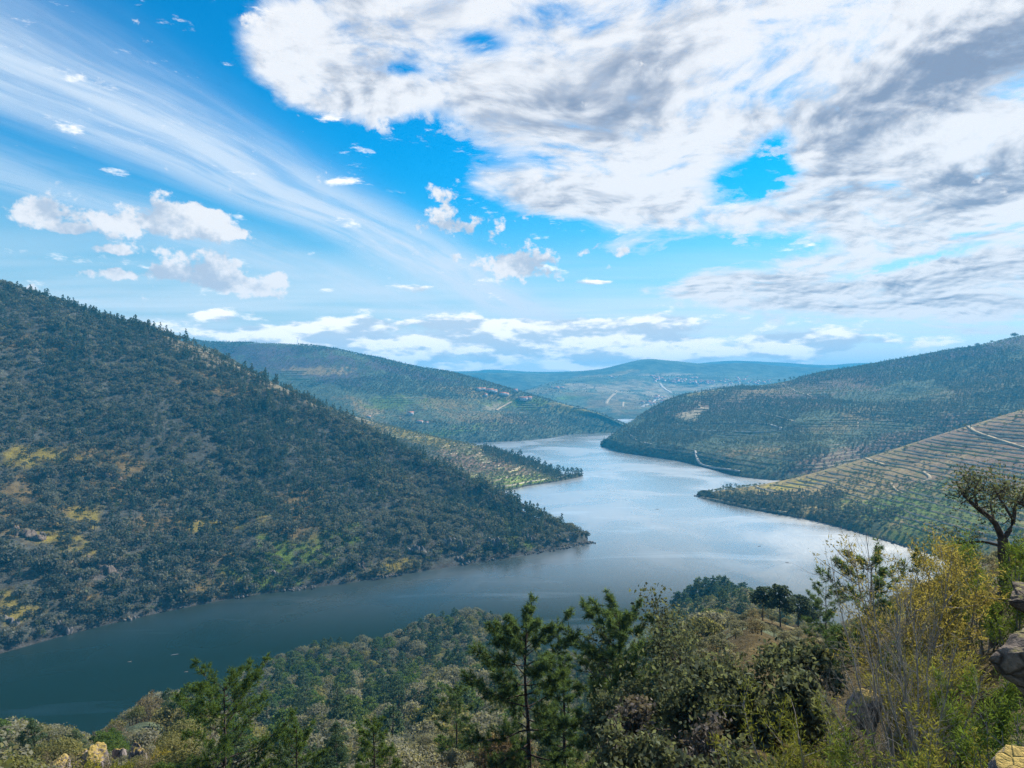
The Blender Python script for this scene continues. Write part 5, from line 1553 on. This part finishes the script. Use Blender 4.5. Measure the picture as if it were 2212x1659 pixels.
def rock_mesh(seed, sub=4, cuts=12, rough=0.10):
    """angular weathered block of unit size"""
    rng = np.random.default_rng(seed)
    bm = bmesh.new(); bmesh.ops.create_icosphere(bm, subdivisions=sub, radius=1.0)
    V = np.array([v.co[:] for v in bm.verts])
    for i in range(cuts):
        n = rng.normal(size=3) * np.array([1, 1, 0.8]); n /= np.linalg.norm(n); d = rng.uniform(0.55, 0.85)
        s = V @ n - d
        V = V - np.outer(np.maximum(s, 0), n) * 0.92
    q = fbm(V[:, 0] * 2.1 + V[:, 2] * 1.3 + seed, V[:, 1] * 2.1 - V[:, 2] * 0.9, 4, seed) - 0.5
    q2 = fbm(V[:, 0] * 7 + V[:, 2] * 5, V[:, 1] * 7 + V[:, 2] * 3, 3, seed + 3) - 0.5
    V = V * (1 + rough * 2.6 * q + rough * 0.9 * q2)[:, None]
    for v, c in zip(bm.verts, V): v.co = c
    me = bpy.data.meshes.new('rock'); bm.to_mesh(me); bm.free()
    me.polygons.foreach_set('use_smooth', np.ones(len(me.polygons), bool))
    return me


ROCKS = [rock_mesh(i, 5, 16, 0.14) for i in range(6)]
SLABS = [rock_mesh(20 + i, 3, 16, 0.16) for i in range(5)]


def rock(name, loc, size, rot, mat, label, seed, group=None, cat='rock'):
    me = ROCKS[seed % 6].copy(); me.materials.clear(); me.materials.append(mat)
    o = link(name, me); o.location = loc; o.scale = size; o.rotation_euler = rot
    return set_props(o, label, cat, group)


# close to the viewer
for (fx, fy, Y, sz, rot, mat, lab, sd) in (
        (2275, 1450, 8.6, (0.66, 0.8, 0.66), (0.2, 0.3, 0.5), M_ROCKB, 'big brown rock at the right edge with a dark hollow', 0),
        (2235, 1700, 5.0, (0.42, 0.5, 0.26), (0.1, -0.35, 0.3), M_LICHEN, 'boulder covered in yellow lichen in the lower right corner', 1),
        (2255, 1305, 15.0, (0.85, 0.9, 0.36), (0.1, 0.25, 0.2), M_ROCKB, 'mossy overhanging rock at the right edge below the cork oak', 2),
        (1868, 1535, 13.0, (0.32, 0.4, 0.42), (0.2, 0.7, 0.6), M_LICHEN, 'small pointed lichen rock among the yellow-green broom', 3)):
    rock('rock' if sd else 'rock', pt(fx, fy, Y), sz, rot, mat, lab, sd, 'rocks close to the viewer')
for (fx, Y, top, sz, sd, lab) in ((205, 62, 1604, (1.4, 1.3, 1.9), 0, 'large block with a flat yellow lichen top at the lower left'), (258, 63, 1605, (0.6, .8, 2.0), 4, 'narrow upright rock between the two lichen-topped blocks'),
                                  (300, 61, 1608, (1.1, 1.0, 1.9), 2, 'grey block with ochre top, rightmost of the lower left rocks'), (130, 60, 1640, (1.2, 1.2, 1.2), 5, 'low dark rock left of the lichen-topped block'), (345, 60, 1645, (0.8, 0.9, 1.0), 1, 'small broken rock right of the lower left rocks'), (175, 64, 1622, (0.7, .8, 1.6), 3, 'small lichen rock leaning on the lichen-topped block')):
    X = (fx - CX) / FX * Y; zt = CAM_Z - (top - CY) / FX * Y
    rock('rock', (X, Y, zt - sz[2] * 0.85), sz, (0.05, 0.05, sd * 1.1), M_LICHEN, lab, sd, 'lichen rocks at the lower left')
# outcrops of the left hill
for i, (fx, fy, r, h, mat, lab) in enumerate((
        (225, 1235, 34, 0.9, M_ROCKB, 'dark rounded crag with a grassy top on the left hill'), (150, 1250, 26, 0.8, M_ROCK, 'grey slab left of the dark rounded crag'), (60, 1160, 34, 0.6, M_ROCKB, 'brown crag below the yellow grass at far left'),
        (300, 1085, 30, 0.5, M_ROCKB, 'brown sloping slab above the dark rounded crag'), (240, 1035, 28, 0.5, M_ROCKB, 'uppermost brown slab on the left hill'), (985, 1185, 22, 1.3, M_ROCK, 'tall grey cliff above the shore of the left hill'),
        (1072, 1182, 24, 1.2, M_ROCK, 'broad grey cliff near the point of the left hill'), (1000, 1214, 14, 0.9, M_ROCK, 'pale rock at the waterline below the tall grey cliff'), (1140, 1168, 16, 1.2, M_ROCK, 'ribbed grey cliff next to the point'),
        (900, 1195, 18, 1.2, M_ROCK, 'pale crag left of the tall grey cliff'), (770, 1225, 20, 0.9, M_ROCKB, 'ochre crag above the shore, below the green clearing'), (135, 1362, 18, 1.1, M_ROCK, 'pale rock face at the waterline on the left'),
        (520, 1272, 20, 0.7, M_ROCKB, 'brown rock with grass top at the waterline'), (800, 1160, 14, 0.9, M_ROCK, 'small grey crag in the oak wood above the ochre crag'), (1215, 1165, 12, 0.9, M_ROCK, 'low dark rock just before the point'),
        (590, 1240, 12, 0.8, M_ROCK, 'small pale rock inside the green clearing'), (20, 1345, 18, 0.8, M_ROCK, 'grey rock among oaks at the left edge'), (330, 1215, 16, 0.6, M_ROCKB, 'brown rock right of the dark rounded crag'))):
    q = ray(fx, fy, ['left_hill'])
    if q is None: continue
    m = r * q.y / FX; rng = np.random.default_rng(300 + i)
    e = empty('rock_outcrop', (q.x, q.y, q.z), 0.0)
    set_props(e, lab, 'rock', 'crags of the left hill')
    for k in range(11):
        dx = (k - 5) / 5.2 * m * rng.uniform(0.7, 1.1)
        g = ground_at(q.x + dx, q.y + m * 0.15, ['left_hill'])
        if g is None: continue
        me = SLABS[(i + k) % 5].copy(); me.materials.append(mat)
        o = link('slab', me, e)
        hh = m * h * rng.uniform(0.35, 0.8)
        o.location = (dx, m * rng.uniform(-0.05, 0.3), g - q.z + hh * 0.1)
        o.scale = (m * rng.uniform(0.16, 0.34), m * rng.uniform(0.25, 0.45), hh)
        o.rotation_euler = (rng.normal() * 0.15 - 0.25, rng.normal() * 0.25 - 0.2, rng.uniform(-0.6, 0.6))


def shore_rocks():
    """pale stones along the foot of the left hill: nobody could count them"""
    rng = np.random.default_rng(5); n = 700
    i0 = int(round(pA.vs * (pA.nv - 1)))
    row = pA.G[i0]; t = rng.uniform(0.12, 1, n) * (pA.nu - 1.01); j = t.astype(int); f = (t - j)[:, None]
    P = row[j] * (1 - f) + row[j + 1] * f
    P[:, :2] += rng.normal(size=(n, 2)) * 2.2; P[:, 2] = rng.uniform(0.0, 1.3, n)
    P = P[fbm(P[:, 0] / 30, P[:, 1] / 30, 2, 6) > 0.52]; n = len(P)
    pr = []
    for k in range(3):
        me = rock_mesh(40 + k, 2, 9, 0.12); me.materials.append(M_ROCK); pr.append(bpy.data.objects.new('shore_stone', me))
    scatter('shore_stones', P, rng.uniform(0.4, 1.5, n), pr, 'pale stones along the waterline of the left hill', 'stones', rng)
    row = pH.G[int(round(pH.vs * (pH.nv - 1)))]; n = 300; t = rng.uniform(0, 0.7, n) * (pH.nu - 1.01); j = t.astype(int); f = (t - j)[:, None]
    P = row[j] * (1 - f) + row[j + 1] * f; P[:, :2] += rng.normal(size=(n, 2)) * 1.5; P[:, 2] = rng.uniform(0, 0.8, n)
    scatter('shore_stones', P, rng.uniform(0.4, 1.3, n), pr, 'stones along the waterline of the terraced promontory', 'stones', rng)


shore_rocks()

# ------------------------------------------------------------------ trees that stand out on the skylines
def crest_point(p, fx):
    i = int(p.vr * (p.nv - 1)); row = p.G[i]
    x, y = to_photo(row); j = int(np.argmin(np.abs(x - fx) + (row[:, 1] < 0) * 1e6))
    return row[j]


SKY_PINE = [make_pine(800 + i, 12.0, 8.0, 700, 0.34, M_PINE, 0.42, 0.9, 8) for i in range(4)]
SKY_OAK = [make_oak(820 + i, 6.5, 7.0, 500, 0.32, M_OAK, 11, 5) for i in range(2)]


def skyline(p, xs, heights, group, lab, meshes, name, cat, dz=0.4):
    words = ['first', 'second', 'third', 'fourth', 'fifth', 'sixth', 'seventh', 'eighth', 'ninth', 'tenth', 'eleventh', 'twelfth', 'thirteenth', 'fourteenth', 'fifteenth', 'sixteenth']
    for i, (x, h) in enumerate(zip(xs, heights)):
        q = crest_point(p, x); c, t = meshes[i % len(meshes)]
        base = 12.0 if meshes is SKY_PINE else 6.5
        e = empty(name, (q[0], q[1], q[2] - dz), i * 1.7, h / base)
        link('trunk', t, e); link('crown', c, e)
        set_props(e, lab % words[i], cat, group)


skyline(pA, [67, 80, 90, 97, 108, 115, 125, 137, 150, 160, 180, 202, 282, 305, 330, 397], [13, 11, 12, 13, 11, 12, 12, 14, 12, 14, 10, 14, 15, 14, 11, 11], 'pines on the skyline of the left hill', '%s pine from the left on the skyline of the left hill', SKY_PINE, 'skyline_pine', 'pine tree')
skyline(pB, [1108, 1122, 1142, 1152, 1164, 1178, 1190, 1205, 1216, 1226, 1236, 1246, 1255], [14, 19, 14, 15, 17, 15, 14, 17, 16, 15, 16, 15, 14], 'pines on the vineyard point', '%s pine from the left along the vineyard point', SKY_PINE, 'point_pine', 'pine tree')
skyline(pA, [1170, 1197, 1209, 1224, 1250, 1260], [9, 11, 9, 8, 8, 6], 'trees on the point of the left hill', '%s tree from the left at the point of the left hill', SKY_PINE, 'point_pine', 'pine tree')
skyline(pH, [1540, 1563, 1571, 1579, 1590], [5, 8, 9, 9, 8], 'trees on the tip of the terraced promontory', '%s tree from the left on the tip of the terraced promontory', SKY_PINE, 'point_pine', 'pine tree')
skyline(pG, [1590, 1602, 1682, 1694, 1706, 1716, 1728], [12, 14, 16, 14, 16, 14, 12], 'pines on the crest of the right hill', '%s pine from the left on the crest of the right hill', SKY_PINE, 'skyline_pine', 'pine tree')
skyline(pG, [1991, 2071, 2095, 2113, 2143, 2193], [9, 12, 10, 13, 10, 20], 'round trees on the skyline of the right hill', '%s round tree from the left on the skyline of the right hill', SKY_OAK, 'skyline_tree', 'tree')

# ------------------------------------------------------------------ houses
M_WALL = plain_material('whitewashed_wall', (0.66, 0.63, 0.58), 0.9, 0.12, 0.3)
M_ROOF = plain_material('red_tile_roof', (0.42, 0.17, 0.10), 0.9, 0.25, 0.5)
M_PANE = plain_material('window_pane', (0.04, 0.05, 0.06), 0.2, 0.1, 1.0, 0.5)
M_DOOR = plain_material('wooden_door', (0.16, 0.09, 0.05), 0.7, 0.2, 1.0)


def box(x0, x1, y0, y1, z0, z1):
    V = [(x, y, z) for x in (x0, x1) for y in (y0, y1) for z in (z0, z1)]
    return np.array(V, float), np.array([(0, 1, 3, 2), (4, 6, 7, 5), (0, 4, 5, 1), (2, 3, 7, 6), (0, 2, 6, 4), (1, 5, 7, 3)])


def house_meshes(L, W, H):
    wall = Bag().add(box(-L / 2, L / 2, -W / 2, W / 2, -2.5, H))
    g = np.array([(-L / 2, -W / 2, H), (-L / 2, W / 2, H), (-L / 2, 0, H + W * 0.26), (L / 2, -W / 2, H), (L / 2, W / 2, H), (L / 2, 0, H + W * 0.26)])
    wall.add((g, np.array([(0, 2, 1, 1), (3, 4, 5, 5)])))
    o = 0.5; r = W * 0.27
    rv = np.array([(-L / 2 - o, -W / 2 - o, H - 0.1), (L / 2 + o, -W / 2 - o, H - 0.1), (L / 2 + o, 0, H + r), (-L / 2 - o, 0, H + r), (-L / 2 - o, W / 2 + o, H - 0.1), (L / 2 + o, W / 2 + o, H - 0.1)])
    rv2 = rv + np.array([0, 0, 0.3])
    R = np.concatenate([rv, rv2])
    RF = np.array([(6, 7, 8, 9), (9, 8, 11, 10), (0, 3, 2, 1), (3, 4, 5, 2), (0, 1, 7, 6), (4, 10, 11, 5), (0, 6, 9, 3), (3, 9, 10, 4), (1, 2, 8, 7), (2, 5, 11, 8)])
    roof = Bag().add((R, RF))
    def wm(faces):
        me = wall.mesh('house_wall', M_WALL); bm = bmesh.new(); bm.from_mesh(me); bmesh.ops.dissolve_degenerate(bm, edges=bm.edges, dist=1e-4); bm.to_mesh(me); bm.free(); return me
    return wm(0), roof.mesh('house_roof', M_ROOF)


HOUSES = [(14, 8, 5.5), (20, 9, 5.0), (11, 8, 6.5)]
HM = [house_meshes(*h) for h in HOUSES]
WINDOW = Bag().add(box(-0.6, 0.6, -0.08, 0.08, -0.75, 0.75)).mesh('window', M_PANE)
DOOR = Bag().add(box(-0.6, 0.6, -0.08, 0.08, -1.1, 1.1)).mesh('door', M_DOOR)


def house(fx, fy, patch, k, s, rz, label, group, detail=True):
    q = ray(fx, fy, patch)
    if q is None: return
    e = empty('house', (q.x, q.y, q.z + 0.5), rz, s)
    L, W, H = HOUSES[k]
    link('wall', HM[k][0], e); link('roof', HM[k][1], e)
    if detail:
        for i in range(4):
            for z in ((1.6, 4.0) if H > 5.2 else (2.0,)):
                if i == 1 and z < 2.1: continue
                o = link('window', WINDOW, e); o.location = (-L / 2 + L * (i + 0.6) / 4.2, -W / 2 - 0.04, z)
        o = link('door', DOOR, e); o.location = (-L / 2 + L * 1.6 / 4.2, -W / 2 - 0.04, 1.1)
    set_props(e, label, 'house', group)
    return e


dh = [(1034, 843, 0, 1.0, .2, 'small white house at the left end of the upper hamlet'), (1043, 842, 1, 0.9, .1, 'long white house second from the left in the upper hamlet'), (1058, 846, 1, 1.2, -.1, 'long white house in the middle of the upper hamlet'), (1068, 848, 0, 1.2, .3, 'white house right of the middle of the upper hamlet'),
      (1086, 853, 1, 1.1, .0, 'large white house at the right end of the upper hamlet'), (1094, 854, 0, 1.0, .4, 'white house beside the large one at the right end'), (1049, 856, 2, 0.9, .2, 'small house below the upper hamlet'), (1114, 847, 2, 1.1, .1, 'lone white house on the crest of the long hill'),
      (1130, 864, 1, 1.3, -.2, 'white house with a bright red roof on the lower shoulder'), (1143, 863, 0, 1.2, .1, 'red-roofed house right of the bright red one'), (887, 896, 0, 1.1, .3, 'white house among the groves left of the vineyard spur')]
for (fx, fy, k, s, rz, lab) in dh: house(fx, fy, D_, k, s * 1.2, rz, lab, 'houses on the long hill')
for (fx, fy, k, s, rz, lab) in ((907, 913, 1, 0.9, -.1, 'long white farmhouse with red roof above the vineyard terraces'), (922, 915, 0, 0.7, .2, 'small red-roofed outbuilding right of the white farmhouse'), (797, 902, 0, 0.8, .3, 'red-roofed house at the top of the olive slope')):
    house(fx, fy, B_ + D_, k, s, rz, lab, 'houses above the vineyard spur')


def town():
    rng = np.random.default_rng(12); named = []
    cl = [(1423, 819, 16, 5, 16), (1465, 824, 16, 4, 14), (1520, 826, 40, 6, 26), (1590, 824, 45, 6, 24), (1400, 872, 14, 6, 7), (1425, 862, 14, 5, 8), (1322, 816, 10, 3, 3), (1650, 828, 25, 6, 8), (1200, 838, 14, 4, 5)]
    nm = ['far left hamlet', 'middle hamlet of the far town', 'main part of the far town', 'right part of the far town', 'lower far road', 'upper far road', 'far mountain foot', 'outskirts of the far town', 'head of the far valley']
    for (x, y, rx, ry, n), w in zip(cl, nm):
        for i in range(n):
            hx = x + rng.normal() * rx * 0.6
            e = house(hx, y + rng.normal() * ry * 0.6, ['far_valley_side', 'far_mountain'], int(rng.integers(0, 3)), rng.uniform(0.9, 1.6), rng.uniform(-.5, .5), 'tiny white house at the ' + w, 'houses of the far town, ' + w, False)
            if e: named.append((hx, e, e['label']))
    number_from_left(named)


town()

# ------------------------------------------------------------------ pylons on the far left ridge
M_STEEL = plain_material('galvanised_steel', (0.35, 0.36, 0.38), 0.5, 0.1, 1.0, 0.5)


def pylon(fx, h, label):
    q = crest_point(pD, fx)
    e = empty('pylon', (q[0], q[1], q[2] - 0.5), 0.3, h / 30.0)
    leg = [np.array((sx * 3.2, sy * 3.2, 0)) for sx in (-1, 1) for sy in (-1, 1)]
    for a in leg:
        link('leg', Bag().add(tube([a, a * 0.30 + np.array([0, 0, 18]), a * 0.22 + np.array([0, 0, 25])], [0.32, 0.28, 0.25], 4)).mesh('pylon_leg', M_STEEL), e)
    br = Bag()
    for z in np.linspace(0, 22, 8):
        f = 1 - 0.72 * z / 20; f2 = 1 - 0.72 * min(20, z + 3) / 20
        for a, b in ((0, 1), (1, 3), (3, 2), (2, 0)):
            br.add(tube([leg[a] * f + np.array([0, 0, z]), leg[b] * f2 + np.array([0, 0, z + 3])], [0.14, 0.14], 3))
    link('bracing', br.mesh('bracing', M_STEEL), e)
    for sx in (-1, 1):
        link('arm', Bag().add(tube([(0, 0, 24), (sx * 4.5, 0, 29.5)], [0.35, 0.2], 4)).add(tube([(0, 0, 26), (sx * 4.5, 0, 29.7)], [0.2, 0.15], 4)).mesh('pylon_arm', M_STEEL), e)
    link('crossbeam', Bag().add(tube([(-7, 0, 29.4), (7, 0, 29.4)], [0.28, 0.28], 4)).mesh('crossbeam', M_STEEL), e)
    set_props(e, label, 'pylon', 'pylons on the ridge')


pylon(641, 34, 'tall lattice pylon on the skyline of the long left ridge')
pylon(752, 16, 'small lattice pylon halfway along the ridge right of the tall one')
pylon(837, 16, 'small lattice pylon farthest right along the long left ridge')

# ------------------------------------------------------------------ driftwood on the river
M_DRIFT = plain_material('wet_driftwood', (0.07, 0.055, 0.045), 0.8, 0.3, 2.0)
for i, (fx, fy, L, lab) in enumerate(((1830, 1358, 5, 'dark floating log in the middle of the bright water at the right'), (2000 * 0 + 1700, 1215, 4, 'small log drifting right of the left hill point'), (1745, 1295, 3, 'short log drifting before the terraced promontory'), (1420, 1100, 6, 'long log drifting in mid river'),
                                      (378, 1415, 5, 'pale branch floating on the dark water at the left'), (402, 1452, 2.5, 'small pale piece of wood on the dark water'), (1640, 1180, 3, 'log drifting off the terraced promontory'), (280, 1430, 3, 'branch floating left of the pale one'), (1560, 1310, 3, 'short log between the straight pines and the point'))):
    p = np.array(shore(fx, fy)); rng = np.random.default_rng(i)
    a = rng.uniform(-0.4, 0.4); d = np.array([math.cos(a), math.sin(a), 0]) * L / 2
    b = Bag().add(tube(bend_path(rng, -d + np.array([0, 0, 0.1]), d + np.array([0, 0, 0.1]), 6, 0.15), np.array([0.1, 0.28, 0.32, 0.3, 0.22, 0.05]), 6))
    b.add(tube([d * 0.2 + np.array([0, 0, 0.2]), d * 0.5 + np.array([0.3, 0.5, 0.7])], [0.12, 0.04], 4))
    o = link('driftwood_log', b.mesh('driftwood_log', M_DRIFT if i not in (4, 5, 7) else M_GREYBARK, True)); o.location = p
    set_props(o, lab, 'driftwood', 'driftwood on the river')
